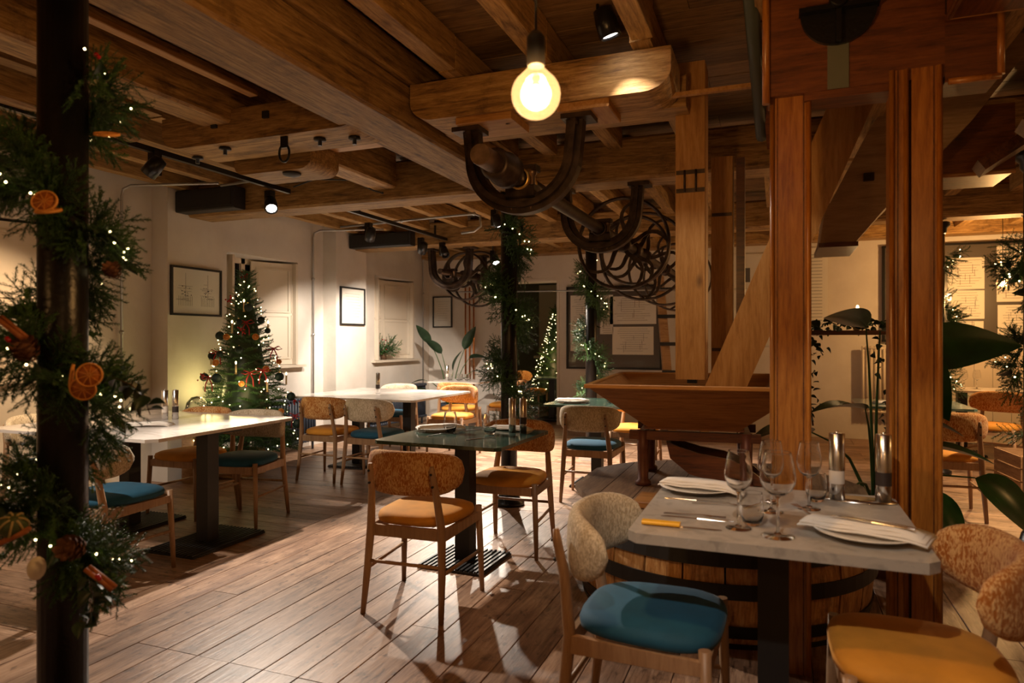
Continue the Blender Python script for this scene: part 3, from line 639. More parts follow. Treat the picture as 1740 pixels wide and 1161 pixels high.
for zz in (1.0, 0.15): MB().box((0, -0.07, zz), (0.12, 0.01, 0.02)).build('iron_strap', M_iron, ch2)
br = thing('sloping_spout', 'wide pine spout sloping up to the right from the hopper', 'spout', (0, 0, 0))
MB().prism([(-0.36, 1.075), (-0.155, 1.075), (0.475, 2.58), (0.27, 2.58)], 'Y', 3.66, 3.68).build('front_board', M_pine, br)
MB().prism([(-0.355, 1.085), (-0.335, 1.085), (0.29, 2.58), (0.272, 2.58)], 'Y', 3.682, 3.78).prism([(-0.18, 1.085), (-0.16, 1.085), (0.47, 2.58), (0.452, 2.58)], 'Y', 3.682, 3.78).build('side_boards', M_pine, br)
CHUTE = [(0.215, 1.86), (0.39, 1.86), (0.52, 2.02), (0.92, 2.45), (1.22, 2.86), (0.72, 2.86), (0.45, 2.45), (0.235, 2.02)]
bc = thing('box_chute', 'large dark plywood box chute slanting up to the right behind the posts', 'chute', (0, 0, 0))
MB().prism(CHUTE, 'Y', 4.10, 4.55).build('casing', M_ply, bc)
MB().prism([(0.205, 1.835), (0.40, 1.835), (0.40, 1.86), (0.205, 1.86)], 'Y', 4.08, 4.57).build('skirting', M_red, bc)
MB().box((0.45, 4.08, 2.20), (0.05, 0.03, 0.04)).build('latch', M_iron, bc)

# varnished posts with rounded mouldings
def boxpost(x, y, wx, wy, z0, z1, lab, split=None):
    t = thing('varnished_post', lab, 'post', (x, y, z0)); H = z1-z0
    if split is None:
        MB().box((0, 0, H/2), (wx, wy, H)).build('core', M_post, t)
    else:
        xs = -wx/2+wx*split
        MB().box(((-wx/2+xs-0.006)/2, 0, H/2), (xs-0.006+wx/2, wy, H)).build('side_board', M_post, t)
        MB().box(((xs+0.006+wx/2)/2, 0, H/2), (wx/2-xs-0.006, wy, H)).build('front_board', M_post, t)
        MB().box((xs, 0.01, H/2), (0.012, wy-0.04, H)).build('recess', M_red, t)
        MB().tube([(xs-0.012, -wy/2, 0), (xs-0.012, -wy/2, H)], 0.009, 10).build('corner_moulding', M_post, t)
    for sx in (-1, 1):
        MB().tube([(sx*wx/2, -wy/2, 0), (sx*wx/2, -wy/2, H)], 0.010, 10).build('corner_moulding', M_post, t)
        MB().box((sx*(wx/2-0.019), -wy/2-0.001, H/2), (0.004, 0.004, H)).build('groove_strip', M_red, t)
    return t
boxpost(0.045, 3.02, 0.135, 0.16, 0, 2.30, 'left of the two varnished pine posts, between stone table and tun', None)
boxpost(0.475, 2.98, 0.155, 0.15, 0, 2.34, 'right and thicker of the two varnished pine posts beside the stone table', 0.38)
t = thing('lintel_frame', 'heavy dark varnished timber box joining the two posts, with half-round iron plate', 'lintel', (0, 0, 0))
MB().box((0, 0, 0), (0.61, 0.18, 0.60)).build('face_board', M_red, t, (0.265, 3.0, 2.60))
MB().box((0, 0, 0), (0.17, 0.18, 0.25)).build('face_board', M_red, t, (0.655, 3.0, 2.40))
MB().tube([(-0.045, 2.905, 2.27), (-0.045, 2.905, 2.9)], 0.015, 10).build('corner_moulding', M_post, t)
MB().tube([(0.742, 2.905, 2.28), (0.742, 2.905, 2.52)], 0.012, 8).tube([(0.58, 2.905, 2.275), (0.742, 2.905, 2.275)], 0.012, 8).build('corner_moulding', M_post, t)
MB().box((0.26, 2.985, 2.285), (0.33, 0.14, 0.03)).build('soffit_board', M_red, t)
q = [(0.135*math.cos(a), 0.135*math.sin(a)) for a in [PI+PI*k/16 for k in range(17)]]
ip = MB().prism(q, 'Y', -0.02, 0.0).box((0, -0.03, 0.0), (0.28, 0.05, 0.018)).box((0, -0.03, -0.065), (0.018, 0.03, 0.13)).build('iron_plate', M_black, t, (0.215, 2.91, 2.60))
MB().lathe([(0.03, -0.07), (0.035, -0.06), (0.035, 0.02)], (0, 0, 0.025), 16, Matrix.Rotation(-PI/2, 3, 'X')).build('bearing', M_black, ip)
MB().box((0, 0, 0), (0.075, 0.004, 0.26)).build('green_paint_stripe', M_green, t, (0.215, 2.907, 2.43))
t = thing('boxed_duct', 'dark boxed wooden duct above the right post, coming towards the viewer', 'duct', (0, 0, 0))
MB().box((0, 0, 0), (1.0, 0.46, 0.38)).build('casing', M_red, t, (0.80, 2.38, 2.68), (0, 0, PI/2))
MB().tube([(0.58, 1.88, 2.50), (0.58, 2.87, 2.50)], 0.012, 8).tube([(0.58, 2.875, 2.5), (1.03, 2.875, 2.5)], 0.012, 8).build('corner_moulding', M_hopper, t)
t = thing('stair_stringer', 'dark sloping stair stringer at the upper right', 'stair', (0, 0, 0))
board_between('stringer', (0.95, 3.4, 2.20), (2.5, 3.2, 2.95+0.9), 0.20, 0.06, M_red, t); board_between('stringer', (0.95, 4.1, 2.20), (2.0, 4.0, 2.90), 0.20, 0.06, M_red, t)
t = thing('boxed_duct', 'small dark boxed duct under the ceiling just right of the right post', 'duct', (0, 0, 0))
MB().box((0, 0, 0), (0.36, 0.4, 0.36)).build('casing', M_red, t, (0.98, 4.5, 2.40)); MB().tube([(0.80, 4.3, 2.22), (1.16, 4.3, 2.22)], 0.012, 8).build('corner_moulding', M_hopper, t)
t = thing('hanging_plank', 'long dark hanging timber beside the grey-green pipe near the ceiling', 'timber', (0, 0, 0)); board_between('plank', (-0.02, 3.9, 2.36), (-0.06, 3.2, 2.92), 0.07, 0.03, M_red, t)
pipe('ceiling_pipe', 'grey-green pipe slanting down from the ceiling left of the left post', [(-0.12, 2.7, 2.92), (-0.08, 3.9, 2.42)], 0.032, plain('grey_green_paint', (0.06, 0.075, 0.06), 0.5))
t = thing('cross_batten', 'thin pine batten from the spout to the left post below the ceiling', 'batten', (0, 0, 0)); board_between('batten', (-0.55, 3.55, 2.58), (0.0, 3.55, 2.58), 0.03, 0.02, M_pinex, t)
t = thing('ladder', 'old worn wooden ladder leaning on the back wall by the notice board', 'ladder', (0, 0, 0))
board_between('side_rail', (-1.346, 9.49, 0.0), (-1.60, 9.95, 2.25), 0.12, 0.05, M_crate, t); board_between('side_rail', (-0.916, 9.49, 0.0), (-1.17, 9.95, 2.25), 0.12, 0.05, M_crate, t)
for k in range(5):
    f = 0.1+0.2*k; xx = -1.38-0.22*f; yy = 9.53+0.4*f; MB().box((xx+0.215, yy-0.02, 0.3+1.95*f), (0.55, 0.03, 0.05)).build('rung', M_blackm, t)

# ------------------------------------------------------------------ chairs
def sup(a, n):
    c, s_ = math.cos(a), math.sin(a); return math.copysign(abs(c)**(2/n), c), math.copysign(abs(s_)**(2/n), s_)
def chair_seat_mesh():
    R = []
    for sc, z in ((0.90, 0.425), (0.985, 0.435), (1.0, 0.452), (0.97, 0.470), (0.86, 0.482), (0.6, 0.489), (0.25, 0.491)):
        ring = []
        for k in range(36):
            u, v = sup(2*PI*k/36, 3.4); wdt = 0.205+0.03*(v+1)/2
            ring.append(Vector((u*wdt*sc, v*0.222*sc+0.012, z)))
        R.append(ring)
    return MB().rings(R)
def chair_back_mesh():
    R = []; n = 28
    for i in range(n+1):
        s_ = -1+2*i/n; s_ = max(-0.999, min(0.999, s_)); hh = 0.108*(1-abs(s_)**3.4)**0.42; th = 0.030*(1-abs(s_)**7)**0.4
        xc = 0.250*math.sin(s_*1.25)/math.sin(1.25); yc = -0.228+0.155*abs(s_)**2.2
        ang = math.atan2(0.155*2.2*abs(s_)**1.2*(1 if s_ > 0 else -1), 0.24)
        ring = []
        for k in range(16):
            u, v = sup(2*PI*k/16, 2.6)
            ring.append(Vector((xc-math.sin(ang)*u*th, yc+math.cos(ang)*u*th, 0.688+v*hh+0.0)))
        R.append(ring)
    return MB().rings(R)
ME_seat = chair_seat_mesh(); ME_back = chair_back_mesh()
def make_chair(back, seat, label, loc, rz, group=None):
    t = thing('dining_chair', label, 'chair', loc, rz, group)
    ME_seat.build('seat', seat, t); ME_back.build('backrest', back, t)
    for s_ in (-1, 1):
        MB().tube([(s_*0.208, -0.255, 0), (s_*0.20, -0.228, 0.2), (s_*0.19, -0.208, 0.42), (s_*0.172, -0.232, 0.60), (s_*0.165, -0.258, 0.70), (s_*0.164, -0.262, 0.735)], [0.013, 0.018, 0.021, 0.017, 0.015, 0.010], 10).build('leg', M_oak, t)
        MB().tube([(s_*0.232, 0.215, 0), (s_*0.226, 0.208, 0.2), (s_*0.216, 0.200, 0.455)], [0.012, 0.016, 0.018], 10).build('leg', M_oak, t)
        MB().add([(s_*0.186, -0.20, 0.37), (s_*0.186, -0.20, 0.425), (s_*0.212, 0.20, 0.425), (s_*0.212, 0.20, 0.385), (s_*0.206, -0.20, 0.37), (s_*0.206, -0.20, 0.425), (s_*0.232, 0.20, 0.425), (s_*0.232, 0.20, 0.385)],
                 [(0, 1, 2, 3), (7, 6, 5, 4), (0, 4, 5, 1), (1, 5, 6, 2), (2, 6, 7, 3), (3, 7, 4, 0)]).build('side_rail', M_oak, t)
        MB().tube([(s_*0.198, -0.225, 0.215), (s_*0.224, 0.207, 0.215)], 0.009, 8).build('stretcher', M_oak, t)
        MB().tube([(s_*0.165, -0.277, 0.70), (s_*0.165, -0.270, 0.70)], 0.006, 6).tube([(s_*0.168, -0.268, 0.64), (s_*0.168, -0.258, 0.64)], 0.006, 6).build('screw', M_blackm, t)
    MB().box((0, 0.206, 0.405), (0.40, 0.02, 0.05)).build('front_rail', M_oak, t); MB().box((0, -0.208, 0.40), (0.36, 0.02, 0.055)).build('rear_rail', M_oak, t)
    MB().tube([(-0.195, -0.225, 0.25), (0.195, -0.225, 0.25)], 0.009, 8).build('stretcher', M_oak, t)
    return t
R_ = math.radians
C_oo = make_chair(M_orange_b, M_orange_v, 'orange speckled chair with ochre velvet seat in the centre foreground, back to the viewer', (-1.688, 3.098, 0), R_(2.6))
C_ct = make_chair(M_cream_b, M_teal_v, 'large cream-backed chair with teal seat at the left side of the grey stone table', (-0.385, 2.21, 0), R_(-92))
dup(C_oo, 'orange speckled chair at the right side of the grey stone table, cut by the frame', (0.37, 2.19, 0), R_(91))
dup(C_ct, 'cream-backed teal chair on the near side of the left white table, behind the garlanded column', (-3.52, 2.78, 0), R_(2.5))
dup(C_oo, 'orange-seated chair at the far side of the left white table, left of the teal one', (-4.22, 4.03, 0), R_(182))
dup(C_ct, 'cream-backed teal chair at the far right of the left white table, before the tree', (-3.69, 4.00, 0), R_(189))
dup(C_ct, 'cream-backed chair at the far left end of the left white table, mostly behind the column', (-4.82, 3.35, 0), R_(-90))
dup(C_oo, 'orange chair on the near side of the pale table by the radiator', (-4.05, 5.55, 0), R_(1))
dup(C_ct, 'cream-backed teal chair on the near side of the pale table', (-3.53, 5.53, 0), R_(-1))
dup(C_ct, 'cream-backed teal chair on the wall-lit far side of the pale table', (-4.30, 7.12, 0), R_(180))
dup(C_oo, 'orange chair on the far right side of the pale table by the radiator', (-3.50, 7.12, 0), R_(176))
dup(C_oo, 'orange chair on the near side of the small far table with tumblers', (-3.85, 7.98, 0), R_(4))
dup(C_oo, 'orange chair on the right side of the small far table with tumblers', (-3.42, 8.62, 0), R_(90))
dup(C_oo, 'orange chair with shaded seat on the far side of the green marble table', (-1.60, 4.10, 0), R_(182))
dup(C_ct, 'cream-backed teal chair on the near side of the dark table left of the hopper', (-1.46, 5.62, 0), R_(1))
dup(C_oo, 'orange-seated chair on the far side of the dark table left of the hopper', (-1.32, 6.80, 0), R_(180))
dup(C_oo, 'orange chair on the near side of the teal table right of the posts', (1.19, 6.10, 0), R_(2))
dup(C_oo, 'dark-looking chair beyond the teal table in the right-hand room', (2.05, 8.25, 0), R_(150))

# ------------------------------------------------------------------ tables
def table(lab, cx, cy, sx, sy, mat, peds, rz=0, zt=0.76, th=0.02, bs=(0.42, 0.42), cut=0.0):
    t = thing('dining_table', lab, 'table', (cx, cy, 0), rz)
    x, y, c = sx/2, sy/2, 0.03+cut
    out = [(-x+c, -y), (x-c, -y), (x, -y+c), (x, y-c), (x-c, y), (-x+c, y), (-x, y-c), (-x, -y+c)]
    MB().prism(out, 'Z', zt-th, zt).build('tabletop', mat, t)
    for px, py in peds:
        MB().box((px, py, (zt-th+0.02)/2), (0.095, 0.095, zt-th-0.021)).build('pedestal', M_blackm, t)
        MB().box((px, py, zt-th-0.008), (0.3, 0.3, 0.012)).build('mounting_plate', M_blackm, t)
        b_ = MB().box((px, py, 0.009), (bs[0], bs[1], 0.012)).build('base_plate', M_blackm, t)
        n = int(bs[0]/0.03)
        m = MB()
        for k in range(n): m.box((px-bs[0]/2+0.015+k*(bs[0]-0.03)/(n-1), py, 0.0185), (0.014, bs[1], 0.011))
        m.build('base_ribs', M_blackm, b_)
    return t
table('grey stone table nearest the viewer, set with wine glasses', -0.015, 2.41, 0.81, 0.80, M_grey_m, [(0.0, 0.0)], 0, th=0.03)
table('square green marble table in the middle, set for two', -1.75, 3.72, 0.79, 0.79, M_green_m, [(0.0, 0.0)], R_(-1.5))
table('big white table at the left, pepper mills on top', -4.05, 3.50, 1.46, 1.26, M_white_m, [(0.56, -0.05), (-0.26, 0.05)], 0, bs=(0.40, 0.62), cut=0.02)
table('pale grey-topped table by the left wall with one mill', -3.92, 6.30, 1.45, 1.30, M_white_m, [(0.36, -0.1), (-0.26, -0.1)], R_(0), bs=(0.42, 0.5))
table('small white table in the far left corner with tumblers', -4.13, 8.72, 0.80, 0.75, M_white_m, [(0.0, 0.0)])
table('dark green table between the hopper and the doorway', -1.55, 6.14, 0.80, 0.80, M_green_m, [(0.0, 0.0)])
table('teal stone table right of the posts with wine glasses', 1.10, 7.02, 0.86, 0.84, M_teal_m, [(0.0, 0.0)])
table('back table along the right-hand wall with wine glasses', 2.35, 9.35, 1.3, 0.7, M_white_m, [(-0.35, 0.0), (0.35, 0)])

# ------------------------------------------------------------------ tableware
ZT = 0.7605
def lathe_thing(name, lab, cat, loc, prof, mat, seg=28, group=None, part=None):
    t = MB().lathe(prof, seg=seg, cap=False).build(name, mat, None, loc); tag(t, lab, cat, group); return t
def wineprof(h, rb, bowl=0.52):
    z0 = h*(1-bowl); t = 0.0012
    outp = [(0.0001, 0.0), (rb*0.92, 0.0), (rb*0.92, 0.002), (0.012, 0.006), (0.0042, 0.016), (0.0038, z0-0.01), (0.009, z0)]
    bz = [(0.45, 0.04), (0.75, 0.13), (0.95, 0.28), (1.0, 0.42), (0.95, 0.62), (0.84, 0.82), (0.74, 1.0)]
    bz += [(0.742, 0.985)]; bz = sorted(bz, key=lambda q: q[1])
    outp += [(rb*a, z0+(h-z0)*b) for a, b in bz]
    inn = [(rb*a-t, z0+(h-z0)*b+(0.002 if b < 0.2 else 0)) for a, b in reversed(bz)]+[(0.0001, z0+0.003)]
    return outp+inn
def tumbprof(h, r):
    o = [(0.0001, 0.0), (r*0.62, 0), (r*0.78, h*0.08), (r*0.98, h*0.35), (r, h*0.5), (r*0.93, h*0.8), (r*0.845, h*0.985), (r*0.84, h)]
    i_ = [(a-0.0015, b+(0.004 if b < h*0.2 else 0)) for a, b in reversed(o[2:])]+[(0.0001, 0.007)]
    return o+i_
WG = [(-0.112, 2.174, .235, .041, 'wine glass nearest the white napkin plate on the left of the stone table'), (-0.001, 2.125, .245, .050, 'largest wine glass, front and centre on the stone table'),
      (-0.022, 2.422, .235, .042, 'tall wine glass at the back of the group on the stone table'), (0.097, 2.511, .225, .040, 'wine glass at the back right of the group on the stone table')]
for x, y, h, r, lab in WG: lathe_thing('wine_glass', lab, 'wine glass', (x, y, ZT), wineprof(h, r), M_glass)
lathe_thing('tumbler', 'small patterned tumbler between the two front wine glasses', 'glass', (-0.075, 2.23, ZT), tumbprof(0.10, .036), M_glass)
lathe_thing('tumbler', 'tumbler at the back right of the stone table beside the fork', 'glass', (0.125, 2.64, ZT), tumbprof(0.10, .036), M_glass)
TGL = [(-1.885, 3.785, 'stemless glass beside the napkin on the left of the green marble table'), (-1.625, 3.80, 'stemless glass in the middle right of the green marble table')]
for x, y, lab in TGL: lathe_thing('stemless_glass', lab, 'glass', (x, y, ZT), tumbprof(0.125, .042), M_glass)
for k, (x, y) in enumerate([(-4.30, 8.62), (-4.18, 8.66), (-4.08, 8.72), (-4.22, 8.80)]): lathe_thing('tumbler', ('leftmost tumbler', 'second tumbler from the left', 'rightmost tumbler', 'hindmost tumbler')[k]+' in the cluster on the small far table', 'glass', (x, y, ZT), tumbprof(0.09, .038), M_glass, 16, 'tumblers on the small far table')
for k, (x, y, lab) in enumerate([(1.22, 6.90, 'left wine glass on the teal table'), (1.32, 6.86, 'front wine glass on the teal table'), (1.38, 7.0, 'right wine glass on the teal table')]): lathe_thing('wine_glass', lab, 'wine glass', (x, y, ZT), wineprof(0.22, .042), M_glass, 16)
for k, (x, y) in enumerate([(2.0, 9.25), (2.15, 9.35), (2.38, 9.25), (2.5, 9.35)]): lathe_thing('wine_glass', ('leftmost', 'second from left', 'second from right', 'rightmost')[k]+' wine glass on the back table of the right-hand room', 'wine glass', (x, y, ZT), wineprof(0.22, .042), M_glass, 14, 'glasses on the back table')
lathe_thing('tumbler', 'tumbler on the dark green table beside the hopper', 'glass', (-1.42, 6.1, ZT), tumbprof(0.11, .04), M_glass, 16)
def mill(x, y, lab, band, h=0.235, r=0.0265):
    t = thing('pepper_mill', lab, 'mill', (x, y, ZT))
    MB().lathe([(0.0001, 0), (r, 0), (r, h*0.24)], seg=22, cap=False).build('foot', M_chrome, t)
    MB().lathe([(r*0.97, h*0.24), (r*0.97, h*0.44)], seg=22, cap=False).build('window', band, t)
    MB().lathe([(r, h*0.44), (r, h-0.002), (r-0.003, h), (0.0001, h)], seg=22, cap=False).build('body', M_chrome, t)
    MB().lathe([(0.006, h), (0.006, h+0.006), (0.0001, h+0.008)], seg=10, cap=False).build('knob', M_chrome, t)
tr_ = thing('mill_tray', 'thin steel tray under the two mills on the stone table', 'tray', (0.27, 2.70, ZT-0.0005)); MB().lathe([(0.0001, 0), (0.115, 0), (0.118, 0.0035), (0.0001, 0.0035)], seg=30, cap=False).build('dish', M_chrome, tr_); tr_.scale = (1, 0.55, 1)
ZT += 0.003
mill(0.195, 2.69, 'salt mill with white band, left of the pair on the stone table', M_salt); mill(0.345, 2.71, 'pepper mill with dark band, right of the pair on the stone table', M_pepper)
ZT -= 0.003
mill(-1.53, 3.93, 'salt mill on the green marble table', M_salt, .21, .022); mill(-1.47, 3.96, 'pepper mill with dark band on the green marble table', M_pepper, .21, .022)
mill(-4.10, 3.66, 'salt mill with clear foot on the left white table', M_salt, .21, .022); mill(-4.045, 3.70, 'pepper mill with dark foot on the left white table', M_pepper, .21, .022)
mill(-3.97, 6.25, 'single mill on the pale table by the left wall', M_pepper, .22, .023); mill(-4.38, 8.70, 'mill on the small far table with tumblers', M_salt, .21, .022)
PLP = [(0.0001, 0.004), (0.075, 0.004), (0.085, 0.007), (0.138, 0.019), (0.140, 0.021), (0.137, 0.0215), (0.085, 0.0105), (0.0001, 0.009)]
def plate(x, y, lab, r=1.0):
    o = MB().lathe([(0.0001, 0), (0.08*r, 0)]+[(a*r, b) for a, b in PLP[1:]], seg=40, cap=False).build('plate', M_china, None, (x, y, ZT)); tag(o, lab, 'plate')
def napkin(x, y, z, rz, lab, L=0.30, Wd=0.13):
    m = MB(); 
    for lay, (l, w_, z0) in enumerate(((L, Wd, 0.0), (L*0.97, Wd*0.9, 0.006), (L*0.9, Wd*0.6, 0.012))):
        R = []
        for i in range(13):
            u = -l/2+l*i/12; wv = 0.0015*math.sin(i*1.3+lay)+0.002*math.cos(i*0.7); sag = -0.010*abs(2*u/l)**3 if lay == 0 else -0.008*abs(2*u/l)**3
            wd = w_*(1-0.10*abs(2*u/l)**2)
            R.append([Vector((u, -wd/2, z0+wv+sag+0.010)), Vector((u, wd/2, z0+wv*0.5+sag+0.010)), Vector((u, wd/2+0.001, z0+wv*0.5+sag+0.015)), Vector((u, 0, z0+wv+sag+0.018)), Vector((u, -wd/2-0.001, z0+wv+sag+0.015))])
        m.rings(R)
    o = m.build('napkin', M_linen, None, (x, y, z), (0, 0, rz)); tag(o, lab, 'napkin')
plate(-0.285, 2.66, 'white plate with a folded napkin at the back left of the stone table'); napkin(-0.27, 2.66, ZT+0.012, R_(-12), 'folded white napkin on the back left plate of the stone table')
plate(0.235, 2.215, 'white plate under the napkin at the front right of the stone table'); napkin(0.235, 2.22, ZT+0.012, R_(-20), 'folded white napkin with a knife on it, front right of the stone table', 0.34, 0.15)
plate(-2.0, 3.84, 'white plate under the napkin at the left of the green marble table'); napkin(-1.98, 3.84, ZT+0.012, R_(35), 'folded white napkin on the left of the green marble table')
napkin(-1.58, 4.04, ZT-0.002, R_(-10), 'folded white napkin at the far side of the green marble table', 0.26)
plate(-1.75, 6.0, 'white plate on the dark green table left of the hopper'); napkin(-1.75, 6.0, ZT+0.012, 0, 'folded napkin on the dark green table left of the hopper')
napkin(0.95, 6.95, ZT-0.002, 0.3, 'folded napkin on the teal table behind the right post'); napkin(2.7, 9.2, ZT-0.002, 0, 'folded napkin on the back table of the right-hand room')
napkin(-3.90, 3.35, ZT-0.002, 0.5, 'folded white napkin on the left white table by the column garland')
def cutlery(kind, x, y, z, rz, lab, mat=None):
    mat = mat or M_chrome
    t = thing(kind, lab, kind, (x, y, z), rz)
    if kind == 'knife':
        MB().rings([[Vector((u, -w_, 0)), Vector((u, w_, 0)), Vector((u, w_*0.6, 0.003)), Vector((u, -w_*0.6, 0.003))] for u, w_ in ((-0.11, 0.005), (-0.09, 0.007), (0.0, 0.0045))], smooth=False).build('handle', mat, t)
        MB().prism([(0, -0.004), (0.09, -0.009), (0.115, 0.002), (0.11, 0.006), (0, 0.006)], 'Z', 0.0005, 0.002).build('blade', M_chrome, t)
    elif kind == 'fork':
        MB().rings([[Vector((u, -w_, z_)), Vector((u, w_, z_)), Vector((u, w_, z_+0.002)), Vector((u, -w_, z_+0.002))] for u, w_, z_ in ((-0.10, 0.007, 0.0), (-0.08, 0.006, 0.001), (0.02, 0.003, 0.004), (0.05, 0.012, 0.001))], smooth=False).build('handle', mat, t)
        for k in range(4): MB().box((0.072, -0.0095+k*0.0063, 0.002), (0.045, 0.003, 0.002)).build('tine', M_chrome, t)
    else:
        MB().rings([[Vector((u, -w_, z_)), Vector((u, w_, z_)), Vector((u, w_, z_+0.002)), Vector((u, -w_, z_+0.002))] for u, w_, z_ in ((-0.09, 0.006, 0.0), (0.0, 0.003, 0.004), (0.04, 0.003, 0.004))], smooth=False).build('handle', mat, t)
        MB().sph((0.062, 0, 0.006), 0.022, 14, 8, (1.25, 0.9, 0.28)).build('bowl', mat, t)
cutlery('knife', -0.24, 2.24, ZT, PI+0.05, 'long steel knife at the front left edge of the stone table'); cutlery('fork', -0.25, 2.275, ZT, 0.04, 'steel fork behind the long knife on the stone table')
cutlery('knife', -0.27, 2.53-0.035, ZT, 0.02, 'steel knife in front of the back left plate on the stone table'); cutlery('fork', -0.18, 2.46, ZT, 0.1, 'steel fork lying before the back left plate')
cutlery('spoon', -0.06, 2.50, ZT, 0.9, 'steel spoon in the middle of the stone table'); cutlery('fork', 0.08, 2.47, ZT, 1.9, 'steel fork standing out at the right of the glasses on the stone table')
cutlery('knife', 0.25, 2.20, ZT+0.046, R_(158), 'steel knife lying on the front right napkin of the stone table')
cutlery('knife', -0.27, 2.12, ZT, 0.03, 'knife with bright yellow handle at the front left of the stone table', M_yellow)
MB_h = MB().box((-0.065, 0, 0.008), (0.115, 0.032, 0.012), ch=0.004); o = MB_h.build('handle', M_yellow, None)
o.parent = [q for q in COL.objects if q.get('label', '').startswith('knife with bright yellow')][0]
cutlery('fork', -1.90, 3.68, ZT, 1.2, 'steel fork on the green marble table'); cutlery('knife', -1.60, 3.62, ZT, 1.0, 'steel knife at the near right of the green marble table'); cutlery('knife', -1.76, 3.98, ZT, 0.9, 'steel knife at the back of the green marble table')

# ------------------------------------------------------------------ radiators
def radiator(y0, y1, lab):
    t = thing('column_radiator', lab, 'radiator', (XL+0.14, y0, 0)); n = int((y1-y0)/0.05)
    me = MB().tube([(0, 0, 0.12), (0, 0, 0.62)], 0.016, 8).tube([(0.06, 0, 0.12), (0.06, 0, 0.62)], 0.016, 8).tube([(-0.04, 0, 0.12), (0.09, 0, 0.12)], 0.02, 8).tube([(-0.04, 0, 0.62), (0.09, 0, 0.62)], 0.02, 8).mesh('section'); me.materials.append(M_slate)
    for k in range(n): ob('section', me, t, (0, 0.025+k*0.05, 0))
    for yy in (0.05, y1-y0-0.1): MB().tube([(0.05, yy, 0), (0.05, yy, 0.12)], 0.014, 8).build('foot', M_slate, t)
radiator(5.95, 7.0, 'dark slate column radiator on the left wall beside the tree'); radiator(8.2, 9.75, 'dark slate column radiator under the far window')

# ------------------------------------------------------------------ framed prints and boards
def frame(lab, plane, c, wd, h, drawing, fw=0.02, cat='picture', n=1):
    """plane 'X': hangs on a left wall facing +X; plane 'Y': on the back wall facing -Y"""
    t = thing('framed_print', lab, cat, c, 0 if plane == 'Y' else PI/2)
    # local: x = width, y = depth with front at -y
    m = MB(); m.box((0, -0.012, h/2-fw/2), (wd, 0.024, fw)).box((0, -0.012, -h/2+fw/2), (wd, 0.024, fw)).box((-wd/2+fw/2, -0.012, 0), (fw, 0.024, h-2*fw)).box((wd/2-fw/2, -0.012, 0), (fw, 0.024, h-2*fw))
    m.build('frame', M_blackm, t); MB().box((0, -0.006, 0), (wd-2*fw, 0.008, h-2*fw)).build('print', M_paper, t)
    m = MB(); rd = random.Random(len(lab)*7+3)
    if drawing == 'plan':
        for cx in (-wd*0.22, wd*0.22):
            m.box((cx, -0.0105, h*0.12), (0.002, 0.001, h*0.5))
            for k in range(9): m.box((cx+rd.uniform(-0.04, 0.04), -0.0105, -h*0.02+rd.uniform(-h*0.2, h*0.2)), (rd.uniform(0.03, wd*0.3), 0.001, 0.0022))
            for k in range(9): m.box((cx-wd*0.13+k*wd*0.032, -0.0105, -h*0.2), (0.0018, 0.001, h*0.2))
            for k in range(14): m.box((cx+rd.uniform(-0.07, 0.07), -0.0105, rd.uniform(-h*0.1, h*0.1)), (rd.uniform(0.006, 0.02), 0.001, rd.uniform(0.004, 0.012)))
    else:
        for k in range(9): m.box((rd.uniform(-0.01, 0.01), -0.0105, h*0.33-k*h*0.075), (wd*rd.uniform(0.45, 0.7), 0.001, 0.0025))
    m.build('printed_lines', M_ink, t)
    return t
frame('black-framed plan drawing on the wall left of the Christmas tree', 'X', (XP+0.005, 5.09, 1.80), 0.62, 0.47, 'plan')
frame('black-framed white print on the brightly lit wall between the two windows', 'X', (XP+0.005, 7.71, 1.78), 0.56, 0.50, 'text')
frame('small black-framed print near the far left corner above the leafy plant', 'Y', (-5.24, YB-0.005, 1.80), 0.36, 0.52, 'text')
def sheet(t, x, z, wd, h, seed, dense=True):
    s_ = MB().box((x, -0.034, z), (wd, 0.006, h)).build('paper_sheet', M_paper, t); m = MB(); rd = random.Random(seed)
    for k in range(int(h/0.035)):
        m.box((x+rd.uniform(-0.02, 0.02), -0.0378, z+h*0.42-k*0.033), (wd*rd.uniform(0.4, 0.8), 0.001, 0.0035))
    for k in range(6): m.box((x+rd.uniform(-wd*0.3, wd*0.3), -0.0378, z+rd.uniform(-h*0.3, h*0.3)), (0.004, 0.001, rd.uniform(0.04, 0.12)))
    m.build('printed_lines', M_ink if seed % 2 else M_stem, s_)
t = thing('notice_board', 'large dark framed notice board with old papers behind the centre pulleys', 'notice board', ((-3.05-1.62)/2, YB-0.004, 1.52))
MB().box((0, -0.015, 0), (1.43, 0.03, 1.26)).build('backing', M_boardgrey, t)
m = MB(); m.box((0, -0.025, 0.62), (1.47, 0.05, 0.03)).box((0, -0.025, -0.62), (1.47, 0.05, 0.03)).box((-0.72, -0.025, 0), (0.03, 0.05, 1.21)).box((0.72, -0.025, 0), (0.03, 0.05, 1.21)); m.build('frame', M_black, t)
sheet(t, -0.50, 0.07, 0.34, 0.86, 3); sheet(t, 0.30, 0.26, 0.70, 0.42, 4); sheet(t, 0.30, -0.20, 0.62, 0.42, 5); sheet(t, -0.10, 0.2, 0.2, 0.6, 8)
t = thing('notice_board', 'large dark framed board with columns of pale papers on the right-hand wall', 'notice board', (2.25, YB-0.004, 1.94))
MB().box((0, -0.015, 0), (1.9, 0.03, 1.27)).build('backing', M_boardgrey, t)
m = MB(); m.box((0, -0.025, 0.62), (1.94, 0.05, 0.03)).box((0, -0.025, -0.62), (1.94, 0.05, 0.03)).box((-0.95, -0.025, 0), (0.03, 0.05, 1.21)).box((0.95, -0.025, 0), (0.03, 0.05, 1.21)); m.build('frame', M_black, t)
